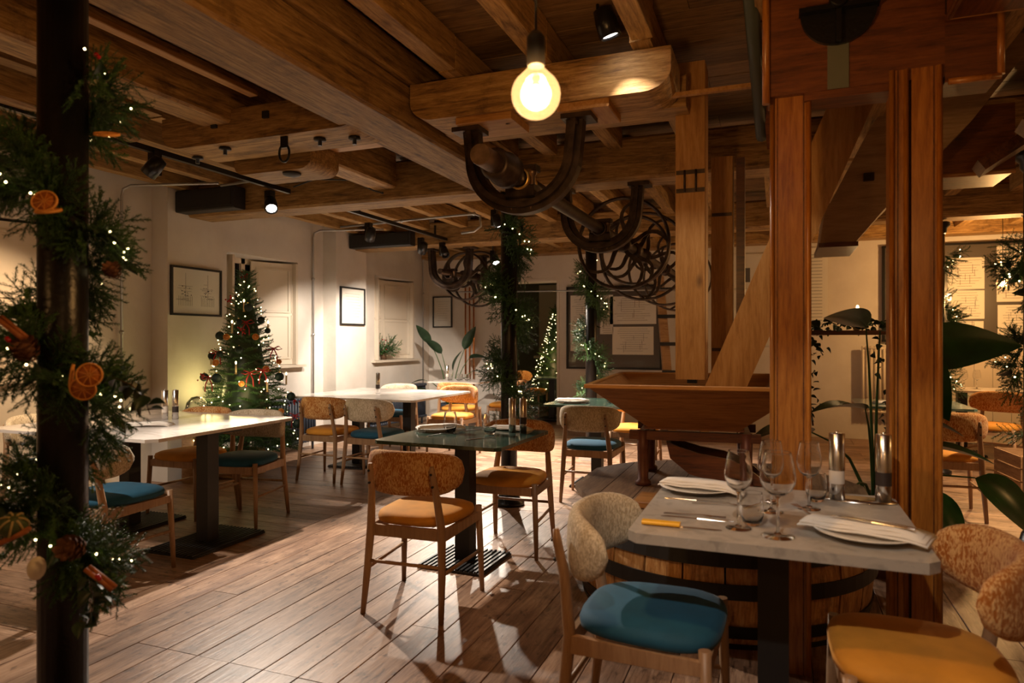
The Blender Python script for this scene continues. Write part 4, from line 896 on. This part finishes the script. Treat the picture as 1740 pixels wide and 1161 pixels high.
for x, z, wd, h, sd in ((-0.70, 0.05, 0.30, 0.85, 1), (-0.39, 0.05, 0.2, 0.85, 9), (-0.02, 0.24, 0.40, 0.40, 2), (0.0, -0.16, 0.36, 0.36, 3), (0.0, -0.47, 0.34, 0.20, 4), (0.50, 0.40, 0.38, 0.36, 5), (0.50, 0.02, 0.38, 0.30, 6), (0.50, -0.36, 0.36, 0.38, 7)): sheet(t, x, z, wd, h, sd)
t = thing('glass_poster', 'tall pale printed panel on the back wall between the two posts', 'poster', (0.38, YB-0.004, 2.0)); MB().box((0, -0.012, 0), (0.5, 0.024, 1.2)).build('panel', M_paper, t); m = MB()
for k in range(22): m.box((0.10, -0.0255, 0.5-k*0.045), (0.16, 0.001, 0.006))
m.build('printed_lines', M_ink, t)
t = thing('wall_display', 'tall dark-framed white display on the back wall behind the spouts', 'poster', (-0.55, YB-0.004, 1.9)); MB().box((0, -0.012, 0), (0.95, 0.024, 1.3)).build('panel', M_paper, t); MB().box((0.1, -0.027, 0.35), (0.16, 0.004, 0.2)).box((-0.22, -0.027, 0), (0.012, 0.004, 1.3)).build('dark_prints', M_ink, t)
t = thing('wall_radiator', 'tall pale column radiator on the back wall behind the leafy plant', 'radiator', (1.05, YB-0.1, 0.35))
for k in range(8): MB().tube([(k*0.05, 0, 0), (k*0.05, 0, 0.9)], 0.018, 8).build('section', M_paint, t)
MB().tube([(0, 0, 0.03), (0.35, 0, 0.03)], 0.02, 8).build('header', M_paint, t); MB().tube([(0, 0, 0.87), (0.35, 0, 0.87)], 0.02, 8).build('header', M_paint, t)
t = struct('trim_1'); 
for k in range(10): MB().box((1.62+k*0.2, YB-0.012, 0.62), (0.19, 0.02, 1.2)).build('panel', M_paint, t)

# crate
def crate(x, y, z, rz, L, Wd, H, lab):
    t = thing('wooden_crate', lab, 'crate', (x, y, z), rz)
    for sy in (-1, 1):
        for k in range(3): MB().box((0, sy*Wd/2, H*(k+0.5)/3), (L, 0.012, H/3-0.012)).build('slat', M_crate, t)
    for sx in (-1, 1):
        for k in range(3): MB().box((0, 0, 0), (Wd-0.02, 0.014, H/3-0.012)).build('slat', M_crate, t, (sx*(L/2-0.007), 0, H*(k+0.5)/3), (0, 0, PI/2))
        for sy in (-1, 1): MB().box((sx*(L/2-0.03), sy*(Wd/2-0.02), H/2), (0.03, 0.03, H)).build('corner_block', M_crate, t)
    MB().box((0, 0, 0.008), (L-0.02, Wd-0.02, 0.012)).build('bottom', M_crate, t)
crate(2.12, 7.35, 0, R_(95), 0.58, 0.40, 0.33, 'slatted wooden crate on the floor at the right by the column')
crate(-4.95, 5.28, 0, R_(5), 0.36, 0.36, 0.26, 'small wooden box under the Christmas tree')

# ------------------------------------------------------------------ greenery
def sprig_mesh(seed, L=0.19, twigs=8, nl=0.020, dens=66, nw=1.25):
    rd = random.Random(seed); m = MB()
    def twig(p0, d, L, n):
        d = d.normalized(); up = Vector((0, 0, 1)) if abs(d.z) < .9 else Vector((1, 0, 0)); a = d.cross(up).normalized(); b = a.cross(d)
        p1 = p0+d*L
        m.tube([p0, p1], 0.0014, 3, cap=False)
        for i in range(n):
            f = (i+0.5)/n; p = p0+d*L*f
            an = rd.uniform(-0.5, PI+0.5) if rd.random() < .75 else rd.uniform(0, 2*PI); q = a*math.cos(an)+b*math.sin(an)
            nd = (q+d*rd.uniform(0.5, 0.95)).normalized(); ln = nl*rd.uniform(0.7, 1.05)*(1-0.35*f); wv = nd.cross(d).normalized()*0.0009*nw+Vector((rd.uniform(-1, 1), rd.uniform(-1, 1), rd.uniform(-1, 1)))*0.0003
            m.add([p-wv, p+nd*ln*0.5-wv*1.1, p+nd*ln, p+nd*ln*0.5+wv*1.1], [(0, 1, 2, 3)])
    twig(Vector((0, 0, 0)), Vector((1, 0, 0.0)), L, dens*2)
    for k in range(twigs):
        f = 0.12+0.72*k/twigs; s_ = 1 if k % 2 else -1
        twig(Vector((L*f, 0, 0)), Vector((0.75, s_*0.75, rd.uniform(-0.15, 0.25))), L*(0.55-0.25*f), dens)
    me = m.mesh('sprig'); me.materials.append(M_needle); return me
SPR = [sprig_mesh(i) for i in range(4)]
SPRC = [sprig_mesh(20+i, 0.19, 6, 0.026, 26, 2.0) for i in range(3)]
BRM = [sprig_mesh(40+i, 0.21, 9, 0.028, 24, 2.2) for i in range(3)]
def leaf_mesh(name, L, Wd, mat, curl=0.25, n=8, fold=0.25, notch=False):
    m = MB(); R = []
    for i in range(n+1):
        f = i/n; w_ = Wd*max(0.0, math.sin(PI*min(1, f**0.75)))**0.8*(1-0.15*f)+0.0005
        z = -curl*L*f*f; x = L*f
        R.append([Vector((x, -w_/2, z+fold*w_)), Vector((x, -w_/4, z+fold*w_*0.4)), Vector((x, 0, z)), Vector((x, w_/4, z+fold*w_*0.4)), Vector((x, w_/2, z+fold*w_))])
    m.rings(R, closed=False, cap=False); me = m.mesh(name); me.materials.append(mat); return me
LEAFS = leaf_mesh('leaf', 0.075, 0.045, M_leafd, 0.3)
LEAFI = leaf_mesh('ivy_leaf', 0.045, 0.04, M_leafd, 0.2, 5)
BULB = MB().sph((0, 0, 0), 0.0034, 6, 4).mesh('bulb'); BULB.materials.append(E_fairy)
BULBB = MB().sph((0, 0, 0), 0.0055, 6, 4).mesh('bulb'); BULBB.materials.append(E_fairy)
DA, DB = Vector((-0.363, 0.932, 0)), Vector((0.932, 0.363, 0))
def orient(o, d, roll=0):
    q = Vector(d).to_track_quat('X', 'Z'); o.rotation_euler = (q.to_matrix() @ Matrix.Rotation(roll, 3, 'X')).to_euler()
def orange_slice(lab, loc, d, r=0.032, group=None):
    t = thing('orange_slice', lab, 'dried orange', loc, 0, group)
    MB().lathe([(0.0001, -0.002), (r*0.9, -0.002), (r*0.9, 0.002), (0.0001, 0.002)], seg=24, cap=False).build('flesh', M_orange, t)
    MB().lathe([(r*0.88, -0.004), (r, -0.003), (r, 0.003), (r*0.88, 0.004), (r*0.86, 0), (r*0.88, -0.004)], seg=24, cap=False).build('rind', M_rind, t)
    m = MB()
    for k in range(9): a = 2*PI*k/9; m.box((r*0.45*math.cos(a), r*0.45*math.sin(a), 0.0), (r*0.8, 0.0016, 0.0056), Matrix.Rotation(a, 3, 'Z'))
    m.build('membrane', M_rind, t)
    t.rotation_euler = Vector(d).to_track_quat('Z', 'Y').to_euler(); return t
def pine_cone(lab, loc, sc=1.0, rot=(0.6, 0.4, 0), group=None):
    t = thing('pine_cone', lab, 'pine cone', loc, 0, group); MB().sph((0, 0, 0), 0.018*sc, 8, 6, (1, 1, 1.2)).build('core', M_cone, t)
    sm_ = MB().add([(0, -0.006, 0), (0.014, -0.008, 0.004), (0.019, 0, 0.008), (0.014, 0.008, 0.004), (0, 0.006, 0), (0.012, 0, 0.0)], [(0, 1, 5), (1, 2, 5), (2, 3, 5), (3, 4, 5), (4, 0, 5), (0, 4, 3, 2, 1)]).mesh('scale'); sm_.materials.append(M_cone)
    for k in range(34):
        a = k*2.4; z = -0.022+0.044*k/34; rr = 0.016*math.cos(z/0.028*1.2)
        ob('scale', sm_, t, (rr*math.cos(a)*sc, rr*math.sin(a)*sc, z*sc), (0, -0.35, a), sc)
    t.rotation_euler = rot
def cinnamon(lab, loc, d, n=2):
    t = thing('cinnamon_bundle', lab, 'cinnamon', loc)
    for k in range(n): MB().lathe([(0.004, -0.045), (0.0065, -0.045), (0.0065, 0.045), (0.004, 0.045)], (0.012*k, 0.004*k, 0), 8).build('stick', M_cinn, t)
    t.rotation_euler = Vector(d).to_track_quat('Z', 'Y').to_euler()
def garland(x, y, lab, labl, R, z0, z1, period, zf, n, meshes, sc=1.0, nb=50, leaves=16, bulbme=None, seed=1, viewdir=None):
    """fir garland wound round a column; phi = 0 faces the viewer at height zf"""
    rd = random.Random(seed); t = thing('garland', lab, 'garland', (x, y, 0)); lt = thing('string_lights', labl, 'string lights', (x, y, 0))
    v = Vector((x, y, 0)).normalized(); F = -v; Rt = Vector((v.y, -v.x, 0))
    def pos(z, r): ph = 2*PI*(zf-z)/period; return (F*math.cos(ph)+Rt*math.sin(ph))*r+Vector((0, 0, z)), F*math.cos(ph)+Rt*math.sin(ph), ph
    for i in range(n):
        z = z1-(z1-z0)*(i+rd.random())/n; p, o_, ph = pos(z, R*0.82); tan = (-F*math.sin(ph)+Rt*math.cos(ph))*(2*PI*R/period)+Vector((0, 0, -1)); tan.normalize()
        side = o_.cross(tan); an = rd.uniform(-1.6, 1.6)
        d = (o_*math.cos(an)+side*math.sin(an))*rd.uniform(0.6, 1.0)+tan*rd.uniform(-0.5, 0.9)
        s_ = ob('sprig', rd.choice(meshes), t, p-o_*0.012, (0, 0, 0), sc*rd.uniform(0.62, 0.98)); orient(s_, d, rd.uniform(0, 6.28))
    for i in range(leaves):
        z = z1-(z1-z0)*(i+rd.random())/leaves; p, o_, ph = pos(z, R*1.15); s_ = ob('leaf', LEAFS, t, p, (0, 0, 0), sc*rd.uniform(0.8, 1.5)); orient(s_, o_+Vector((rd.uniform(-1, 1), rd.uniform(-1, 1), rd.uniform(-1, .6))), rd.uniform(0, 6.28))
    pts = []
    for i in range(90):
        z = z1-(z1-z0)*i/89; p, o_, ph = pos(z+0.03*math.sin(i*1.1), R*1.25+0.02*math.sin(i*1.7)); pts.append(p)
    MB().tube(pts, 0.0012, 3, cap=False).build('wire', M_wire, lt); 
    for i in range(nb):
        z = z1-(z1-z0)*(i+rd.random())/nb; p, o_, ph = pos(z+rd.uniform(-0.07, 0.07), R*rd.uniform(1.25, 1.75)); ob('bulb', bulbme or BULB, lt, p)
    return t
# near column garland
garland(-2.0, 1.42, 'fir garland spiralling down the big left column', 'warm string lights in the garland of the big left column', 0.105, 0.60, 2.12, 0.475, 1.70, 298, SPR, 1.0, 60, 24, seed=5)
garland(-2.03, 5.14, 'fir garland on the column behind the green marble table', 'string lights on the column behind the green marble table', 0.11, 0.62, 2.26, 0.62, 1.6, 260, SPRC, 1.2, 50, 14, BULBB, seed=8)
garland(-2.07, 7.9, 'fir garland on the column before the centre notice board', 'string lights on the column before the centre notice board', 0.11, 0.70, 2.25, 0.7, 1.9, 160, SPRC, 1.25, 38, 8, BULBB, seed=9)
garland(1.48, 7.9, 'fir garland on the column beside the teal table', 'string lights on the column beside the teal table', 0.12, 0.8, 2.2, 0.65, 1.7, 120, SPRC, 1.15, 50, 8, BULBB, seed=11)
garland(1.50, 5.14, 'fir garland on the column at the right picture edge', 'string lights on the column at the right picture edge', 0.13, 0.72, 2.05, 0.6, 1.65, 130, SPR, 1.15, 40, 14, BULBB, seed=12)
for loc, lab, dv in (((-1.802, 1.229, 1.696), 'dried orange slice at the top of the near column garland', (0.5, -0.8, 0.35)), ((-1.783, 1.226, 1.669), 'dried orange slice lying flat under the top one', (0.1, -0.3, 0.9)), ((-1.673, 1.258, 1.239), 'largest dried orange slice facing the viewer on the near column', (0.62, -0.78, 0.05)), ((-1.698, 1.259, 1.202), 'dried orange slice below the largest one on the near column', (0.55, -0.78, -0.3)), ((-1.735, 1.255, 1.235), 'dried orange slice seen edge-on beside the largest one', (-0.5, -0.6, 0.1)), ((-1.704, 1.332, 1.891), 'dried orange slice seen edge-on high on the near column', (0.2, -0.3, 0.9))):
    orange_slice(lab, loc, dv)
pine_cone('pine cone at the left of the near column garland', (-1.847, 1.212, 1.301), 1.15); pine_cone('pine cone low on the near column garland', (-1.731, 1.257, 0.781), 1.15, (1.2, 0.3, 0))
pine_cone('small dark pine cone at the right of the near column garland', (-1.689, 1.338, 1.516), 0.8)
cinnamon('cinnamon sticks at the left edge of the near column garland', (-1.868, 1.182, 1.361), (0.8, 0.2, -0.6)); cinnamon('cinnamon sticks at the bottom of the near column garland', (-1.669, 1.281, 0.698), (0.8, 0.3, -0.65)); cinnamon('pale cinnamon sticks beside the striped gourd', (-1.862, 1.185, 0.813), (0.9, 0.3, 0.45))
t = thing('striped_gourd', 'dried striped green gourd low on the left of the near column', 'gourd', (-1.88, 1.199, 0.841)); MB().sph((0, 0, 0), 0.034, 20, 12, (1, 1, 0.92)).build('body', M_gourd, t)
for k in range(7):
    a = 2*PI*k/7; MB().tube([(0.0352*math.cos(b)*math.cos(a), 0.0352*math.cos(b)*math.sin(a), 0.0352*0.93*math.sin(b)) for b in [(-1.3+2.6*q/8) for q in range(9)]], 0.003, 5).build('stripe', M_gourdl, t)
t.rotation_euler = (0.5, 0.6, 0.3)
def berries(lab, loc, n=5, sp=0.016, r=0.0065, group=None):
    t = thing('berry_sprig', lab, 'berries', loc, 0, group); rd = random.Random(n)
    for k in range(n): MB().sph([rd.uniform(-sp, sp) for _ in range(3)], r, 8, 6).build('berry', M_berry, t)
    MB().tube([(0, 0, 0), (0, 0, -sp*2)], 0.001, 4).build('stem', M_stem, t)
berries('three red berries on the cinnamon at the bottom of the near garland', (-1.642, 1.259, 0.718), 3, 0.007); berries('red berries beside the cinnamon at the left edge', (-1.861, 1.174, 1.335), 3, 0.006); berries('red berries high in the near column garland', (-1.769, 1.35, 2.124), 2, 0.005)
t = MB().sph((0, 0, 0), 0.026, 12, 8, (0.7, 0.9, 1.2)).build('cotton_boll', M_linen, None, (-1.822, 1.222, 0.728)); tag(t, 'white cotton boll low on the near column garland', 'cotton boll')
def ivy(lab, pts, n, seed, me=LEAFI, sc=1.0):
    rd = random.Random(seed); t = thing('ivy_trail', lab, 'ivy', (0, 0, 0)); pts = [Vector(p) for p in pts]; MB().tube(pts, 0.0015, 4).build('stem', M_stem, t)
    for k in range(n):
        f = k/n*(len(pts)-1); i = int(f); p = pts[i].lerp(pts[min(i+1, len(pts)-1)], f-i)
        o_ = ob('leaf', me, t, p, (0, 0, 0), sc*rd.uniform(0.8, 1.3)); orient(o_, Vector((rd.uniform(-1, 1), rd.uniform(-1, 0.4), rd.uniform(-0.9, 0.3))), rd.uniform(-1, 1))
ivy('ivy trail hanging to the right of the largest orange slice', [(-1.71, 1.351, 1.23), (-1.631, 1.35, 1.207), (-1.592, 1.354, 1.176), (-1.569, 1.353, 1.13)], 12, 3)
ivy('ivy trail at the bottom end of the near column garland', [(-1.695, 1.271, 0.698), (-1.68, 1.277, 0.644), (-1.685, 1.264, 0.586), (-1.697, 1.249, 0.598)], 10, 4)

# ------------------------------------------------------------------ Christmas trees
def xmas(x, y, R, z0, H, lab, labl, n, nb, seed, meshes, sc):
    rd = random.Random(seed); t = thing('christmas_tree', lab, 'Christmas tree', (x, y, 0)); lt = thing('string_lights', labl, 'string lights', (x, y, 0))
    MB().tube([(0, 0, 0), (0, 0, z0+H)], [0.03, 0.006], 8).build('trunk', M_stem, t)
    def rad(f): return R*max(0.0, 1-f)**0.85+0.03
    for i in range(n):
        f = ((i+rd.random())/n)**1.25; a = i*2.39996; r = rad(f); z = z0+H*f
        L = 0.21*sc*(1-0.5*f); st = max(0.0, r-L*0.85)*rd.uniform(0.75, 1.0)
        o = ob('branch', rd.choice(meshes), t, (st*math.cos(a), st*math.sin(a), z+0.02), (0, 0, 0), sc*rd.uniform(0.85, 1.1)*(1-0.5*f)); orient(o, Vector((math.cos(a), math.sin(a), -0.25+f*0.9)), rd.uniform(-0.5, 0.5))
    o = ob('branch', meshes[0], t, (0, 0, z0+H-0.12), (0, 0, 0), sc*0.8); orient(o, (0, 0, 1))
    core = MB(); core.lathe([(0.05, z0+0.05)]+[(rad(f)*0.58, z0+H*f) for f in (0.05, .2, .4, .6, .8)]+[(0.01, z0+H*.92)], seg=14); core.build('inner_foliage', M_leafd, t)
    pts = []
    for i in range(150):
        f = i/150; a = i*0.42; r = rad(f)*0.97; pts.append((r*math.cos(a), r*math.sin(a), z0+H*f))
    MB().tube(pts, 0.0015, 3, cap=False).build('wire', M_wire, lt)
    for i in range(nb):
        f = ((i+rd.random())/nb)**1.2*0.97; a = rd.uniform(0, 2*PI); r = rad(f)*rd.uniform(0.9, 1.08); ob('bulb', BULBB, lt, (r*math.cos(a), r*math.sin(a), z0+H*f))
    return t, rad, lt
TX1, TY1 = -4.80, 5.22
tree, rad1, lt1 = xmas(TX1, TY1, 0.47, 0.30, 1.64, 'decorated Christmas tree with baubles and candles by the left window', 'warm string lights on the decorated Christmas tree', 298, 170, 4, BRM, 1.12)
point(lt1, (-0.25, -0.15, 0.85), 6, (1, 0.80, 0.30), 0.12); point(lt1, (0.25, -0.30, 0.9), 3, (1, 0.75, 0.32), 0.12)
tree2, rad2, lt2 = xmas(-3.72, 11.7, 0.50, 0.15, 1.70, 'second Christmas tree glowing in the side room beyond the doorway', 'dense amber string lights on the tree in the side room', 150, 290, 6, BRM, 1.4)
point(lt2, (0.0, -0.55, 1.0), 9, (1, 0.6, 0.25), 0.15)
def on_tree(a, z, k=1.0):
    f = (z-0.30)/1.64; r = rad1(f)*k; return Vector((TX1+r*math.cos(a), TY1+r*math.sin(a), z))
fa = math.atan2(-TY1, -TX1)
rd = random.Random(2)
def where(a, z):
    sd = 'left edge' if a < -1 else 'left half' if a < -.3 else 'centre' if a < .3 else 'right half' if a < 1 else 'right edge'
    lv = 'top' if z > 1.55 else 'upper part' if z > 1.35 else 'upper middle' if z > 1.15 else 'middle' if z > .9 else 'lower part' if z > .63 else 'bottom'
    return '%s of the Christmas tree, %s' % (lv, sd)
BA = [(-1.15, 1.37, .042), (-1.3, 1.18, .038), (-.85, 1.18+.02, .03), (-1.45, .98, .04), (-.75, .98, .045), (.12, 1.64, .040), (.75, 1.52, .036), (1.0, 1.42, .028), (.95, .98, .042), (1.3, 0.78, .042), (.4, .66, .04), (1.2, 0.52, .045), (-.2, 1.24, .035), (-.3, 1.50, .03)]
ME_b = {}
for k, (a, z, r) in enumerate(BA):
    t = thing('bauble', 'dark green velvet bauble at the '+where(a, z), 'bauble', on_tree(fa+a, z, 1.12), 0, 'dark green baubles on the tree'); MB().sph((0, 0, 0), r, 18, 12).build('ball', M_bauble, t); MB().lathe([(0.006, r-0.002), (0.006, r+0.008)], seg=8).build('cap', M_brass, t)
for k, (a, z) in enumerate([(-.55, 1.40), (1.05, 1.40), (-1.25, 1.10), (-.25, 1.02), (-.9, 0.62), (-.1, 1.60), (0.5, 0.85), (1.35, 0.9)]):
    t = thing('tree_candle', 'lit candle clipped at the '+where(a, z), 'candle', on_tree(fa+a, z, 1.08), 0, 'candles clipped on the tree'); MB().lathe([(0.008, 0), (0.008, 0.085)], seg=10).build('candle', M_wax, t); MB().sph((0, 0, 0.102), 0.008, 8, 6, (1, 1, 1.9)).build('flame', E_flame, t); MB().lathe([(0.0001, -0.004), (0.02, 0)], seg=12, cap=False).build('clip_dish', M_gold, t)
for k, (a, z, n) in enumerate([(-.15, 1.42, 14), (-.9, 1.72, 12), (-1.35, 0.98, 10), (1.3, 0.72, 10), (-.65, 0.60, 16), (.45, 0.56, 12), (-.05, 1.95, 8)]): berries('red berry cluster at the '+where(a, z), on_tree(fa+a, z, 1.16 if k != 1 else 1.5), n, 0.035, 0.008, 'berry clusters on the tree')
def bow(lab, p, grp):
    t = thing('red_ribbon', lab, 'ribbon', p, 0, grp); d = DB
    for s_ in (-1, 1):
        MB().tube([Vector((0, 0, 0)), d*0.05*s_+Vector((0, 0, 0.02)), d*0.08*s_+Vector((0, 0, -0.005)), d*0.04*s_+Vector((0, 0, -0.015)), Vector((0, 0, 0))], 0.005, 6).build('loop', M_ribbon, t); MB().tube([Vector((0, 0, 0)), d*0.03*s_+Vector((0, 0, -0.06)), d*0.035*s_+Vector((0, 0, -0.13))], 0.006, 5).build('tail', M_ribbon, t)
for a, z in ((0.0, 1.50), (-1.05, 1.22), (1.1, 1.25), (-1.1, 0.98), (.1, 1.03), (.45, 1.05), (1.25, .60)): bow('red ribbon bow at the '+where(a, z), on_tree(fa+a, z, 1.1), 'ribbons on the tree')
for a, z, r in ((.55, 1.06, .03), (.75, 0.66, .028), (-.1, .93, .026), (-.75, 1.36, .03), (-.95, 1.12, .03), (1.2, 1.12, .026), (.35, 1.36, .03)):
    o = orange_slice('dried orange slice at the '+where(a, z), on_tree(fa+a, z, 1.1), (TX1*-1, TY1*-1, 0), r, 'orange slices on the tree')
t = MB().rings([[Vector((x, -w_, 0)), Vector((x, w_, 0.0)), Vector((x, w_, .01)), Vector((x, -w_, .01))] for x, w_ in ((-.06, .004), (-.02, .02), (.03, .012), (.07, .005))], smooth=False).prism([(-.03, 0), (-.06, .05), (0, .015)], 'Y', -.004, .004).build('bird_ornament', M_linen, None, on_tree(fa+.35, 0.60, 1.15)); tag(t, 'white paper bird ornament low on the Christmas tree', 'ornament')
t = thing('glass_cloche', 'tall glass bell jar with lights on the floor left of the Christmas tree', 'bell jar', (-5.12, 4.93, 0.0))
MB().lathe([(0.11, 0.42), (0.11, 0.66), (0.09, 0.74), (0.05, 0.79), (0.0001, 0.80)], seg=24, cap=False).build('dome', M_glass, t); MB().lathe([(0.0001, 0.0), (0.13, 0.0), (0.13, 0.40), (0.0001, 0.42)], seg=20, cap=False).build('stand', M_crate, t)

# ------------------------------------------------------------------ plants
BIG = leaf_mesh('leaf_blade', 0.42, 0.17, M_leafd, 0.35, 10, 0.18); BIGL = leaf_mesh('leaf_blade', 0.50, 0.30, M_leaf, 0.30, 12, 0.16)
def bigplant(x, y, z, lab, stems, me, mat, potr=0.17, poth=0.35, potmat=None):
    t = thing('leafy_plant', lab, 'plant', (x, y, z)); MB().lathe([(potr*0.75, 0), (potr, poth), (potr*0.92, poth), (potr*0.9, poth-0.04), (0.0001, poth-0.04)], seg=24, cap=False).build('pot', potmat or M_slate, t)
    for (dx, dy, top, ld, sc, rl) in stems:
        tip = Vector((dx, dy, top)); base = Vector((dx*0.06, dy*0.06, poth-0.05)); mid = base.lerp(tip, 0.5)+Vector((-dx*0.12, -dy*0.12, 0.06))
        s_ = MB().tube([base, base.lerp(mid, .5)+Vector((0, 0, .01)), mid, mid.lerp(tip, .5)+Vector((-dx*.02, 0, .02)), tip], [0.011, 0.010, 0.008, 0.006, 0.004], 6).build('stalk', mat, t)
        l = ob('leaf_blade', me, s_, tip, (0, 0, 0), sc); orient(l, ld, rl)
VF = Vector((0.363, -0.932, 0)); VR = Vector((0.932, 0.363, 0))
def st(r, f, top, lr, lf, lz, sc, rl=0): v = VR*r+VF*f; d = VR*lr+VF*lf+Vector((0, 0, lz)); return (v.x, v.y, top, d, sc, rl)
bigplant(-4.75, 9.55, 0.0, 'dark strelitzia plant in the far left corner before the copper pipes',
    [st(-.30, .1, 1.28, -.5, .2, .75, .9, 1.2), st(-.12, .15, 1.12, -.6, .2, .7, .9, 1.0), st(.22, .1, 1.18, .35, .1, .9, 1.0, -1.0), st(.30, .2, 1.05, .9, .3, .25, .85, -.5), st(.34, .2, .85, .95, .2, .1, .7, 0), st(.1, .25, .7, .5, .4, .3, .8, 0), st(-.35, .3, .72, -.9, .3, .1, .55, 0), st(-.3, .35, .5, -.7, .4, .5, .9, .6), st(.05, .1, .85, .1, .2, 1, .8, 1.4)], BIG, M_stemg)
PX, PY = 0.52, 4.46
bigplant(PX, PY, 0.0, 'big-leaved green strelitzia plant standing behind the two posts',
    [st(-.10, .1, 1.40, -.75, .3, .35, .70, .4), st(-.02, .1, 1.38, .8, .3, .02, .62, -.2), st(.10, .2, 1.30, .12, .5, -.95, .85, 1.0), st(.08, .25, 1.27, .95, .1, .12, .95, -1.35), st(-.18, .25, .95, -.9, .2, .25, .65, 0), st(-.05, .3, .92, .9, .3, .0, .65, 0), st(.05, .3, .75, .5, .4, .1, .7, 0), st(-.45, .2, .82, -.9, .25, .2, .75, 0), st(.28, .45, .62, .7, .5, -.6, .8, .6), st(.05, .4, .55, .2, .6, -.5, .7, 0), st(-.3, .35, .55, -.6, .5, -.2, .6, 0)], BIGL, M_stemg, 0.2, 0.42, M_rustred)
t = thing('ivy_shelf', 'dark mound of ivy on a tall stand between the posts, trailing down', 'ivy', (0.42, 5.2, 0)); rd = random.Random(9)
MB().box((0, 0, 1.38), (0.75, 0.3, 0.03)).build('shelf', M_red, t); 
for sx in (-1, 1): MB().box((sx*0.34, 0, 0.68), (0.04, 0.04, 1.36)).build('post', M_blackm, t)
for k in range(296):
    u = rd.uniform(-1, 1); hang = rd.random() < 0.5
    p = (u*0.42, rd.uniform(-0.18, 0.18), 1.40+rd.uniform(0, 0.06)) if not hang else ((-0.22 if k % 2 else 0.28)+rd.gauss(0, 0.04), -0.15+rd.gauss(0, .03), 1.38-rd.random()**1.2*0.65)
    o = ob('leaf', LEAFI, t, p, (0, 0, 0), rd.uniform(0.7, 1.3)); orient(o, (rd.uniform(-1, 1), rd.uniform(-1, .3), rd.uniform(-1, .4)), rd.uniform(-1, 1))
for xx in (-0.22, 0.28): MB().tube([(xx, -.14, 1.40), (xx-.02, -.16, 1.1), (xx+.02, -.15, 0.75)], 0.006, 5).build('stem', M_stem, t)
t = thing('pillar_candle', 'lit yellow pillar candle standing in the ivy between the posts', 'candle', (0.50, 5.15, 1.40)); MB().lathe([(0.0001, 0), (0.028, 0), (0.028, 0.13), (0.0001, 0.128)], seg=16, cap=False).build('wax', M_wax, t); MB().sph((0, 0, 0.15), 0.010, 8, 6, (1, 1, 1.8)).build('flame', E_flame, t); point(t, (0, 0, 0.17), 0.6, (1, .6, .25), 0.02)
# foliage arrangement on the far window sill
t = thing('sill_arrangement', 'fir and red berry arrangement in a pot on the far window sill', 'plant', (XL-0.10, 8.98, WZ0)); MB().lathe([(0.04, 0), (0.055, 0.1), (0.0001, 0.1)], seg=14).build('pot', M_stem, t)
for k in range(12): o = ob('sprig', SPRC[k % 3], t, (0, 0, 0.08), (0, 0, 0), random.uniform(1.0, 1.9)); orient(o, (random.uniform(-.2, .7), random.uniform(-1, .8), random.uniform(0.1, 1.2)), random.uniform(0, 6))
for k in range(12): MB().sph((random.uniform(0, .1), random.uniform(-.12, .12), random.uniform(.1, .32)), 0.01, 8, 6).build('berry', M_berry, t)
t = thing('table_posy', 'small fir posy in a glass at the edge of the dark green table', 'plant', (-1.30, 6.25, ZT)); MB().lathe([(0.03, 0), (0.035, 0.09)], seg=14).build('vase', M_glass, t)
for k in range(8): o = ob('sprig', SPRC[k % 3], t, (0, 0, 0.06), (0, 0, 0), random.uniform(.7, 1.0)); orient(o, (random.uniform(-1, 1), random.uniform(-1, 1), random.uniform(0.3, 1.2)), random.uniform(0, 6))
t = thing('floor_lantern', 'small pale bag on the floor behind the dark green table', 'lantern', (-1.95, 7.35, 0.0)); MB().box((0, 0, 0.11), (0.2, 0.12, 0.22)).build('lantern', M_paper, t); MB().box((0, -.061, 0.19), (0.16, 0.004, 0.05)).build('gold_band', M_gold, t)  # plain box in place of a bright candle lantern, emits no light
# side room furniture
table('small dark table in the side room beyond the doorway', -3.55, 10.98, 0.6, 0.5, M_teal_m, [(0, 0)], 0, zt=0.70)
dup(C_oo, 'pale-backed chair in the side room beside the small dark table', (-4.0, 11.2, 0), R_(-90))
# speaker, ring hooks and cables under the ceiling
t = thing('ring_hook', 'black iron ring hook hanging from the left bolster beam', 'hook', (-2.62, 3.15, 2.49)); MB().box((0, 0, -0.03), (0.045, 0.012, 0.07)).build('plate', M_black, t)
MB().tube([(0.035*math.cos(a), 0, -0.095+0.05*math.sin(a)) for a in [2*PI*k/20 for k in range(21)]], 0.007, 6).build('ring', M_black, t)
t = thing('smoke_detector', 'small round grey detector under the left bolster beam', 'detector', (-2.95, 3.62, 2.415)); MB().lathe([(0.0001, -0.022), (0.02, -0.022), (0.055, -0.012), (0.06, 0), (0.0001, 0)], seg=20, cap=False).build('body', M_blackm, t)
pipe('black_cable', 'black cable looping from the track to the joint under the beam', [(-3.75, 4.62, 2.60), (-3.6, 4.7, 2.67), (-3.3, 4.8, 2.66), (-3.15, 4.9, 2.58), (-3.08, 4.92, 2.56)], 0.006, M_blackm, 'cable', clips=[(-3.08, 4.92, 2.56)])
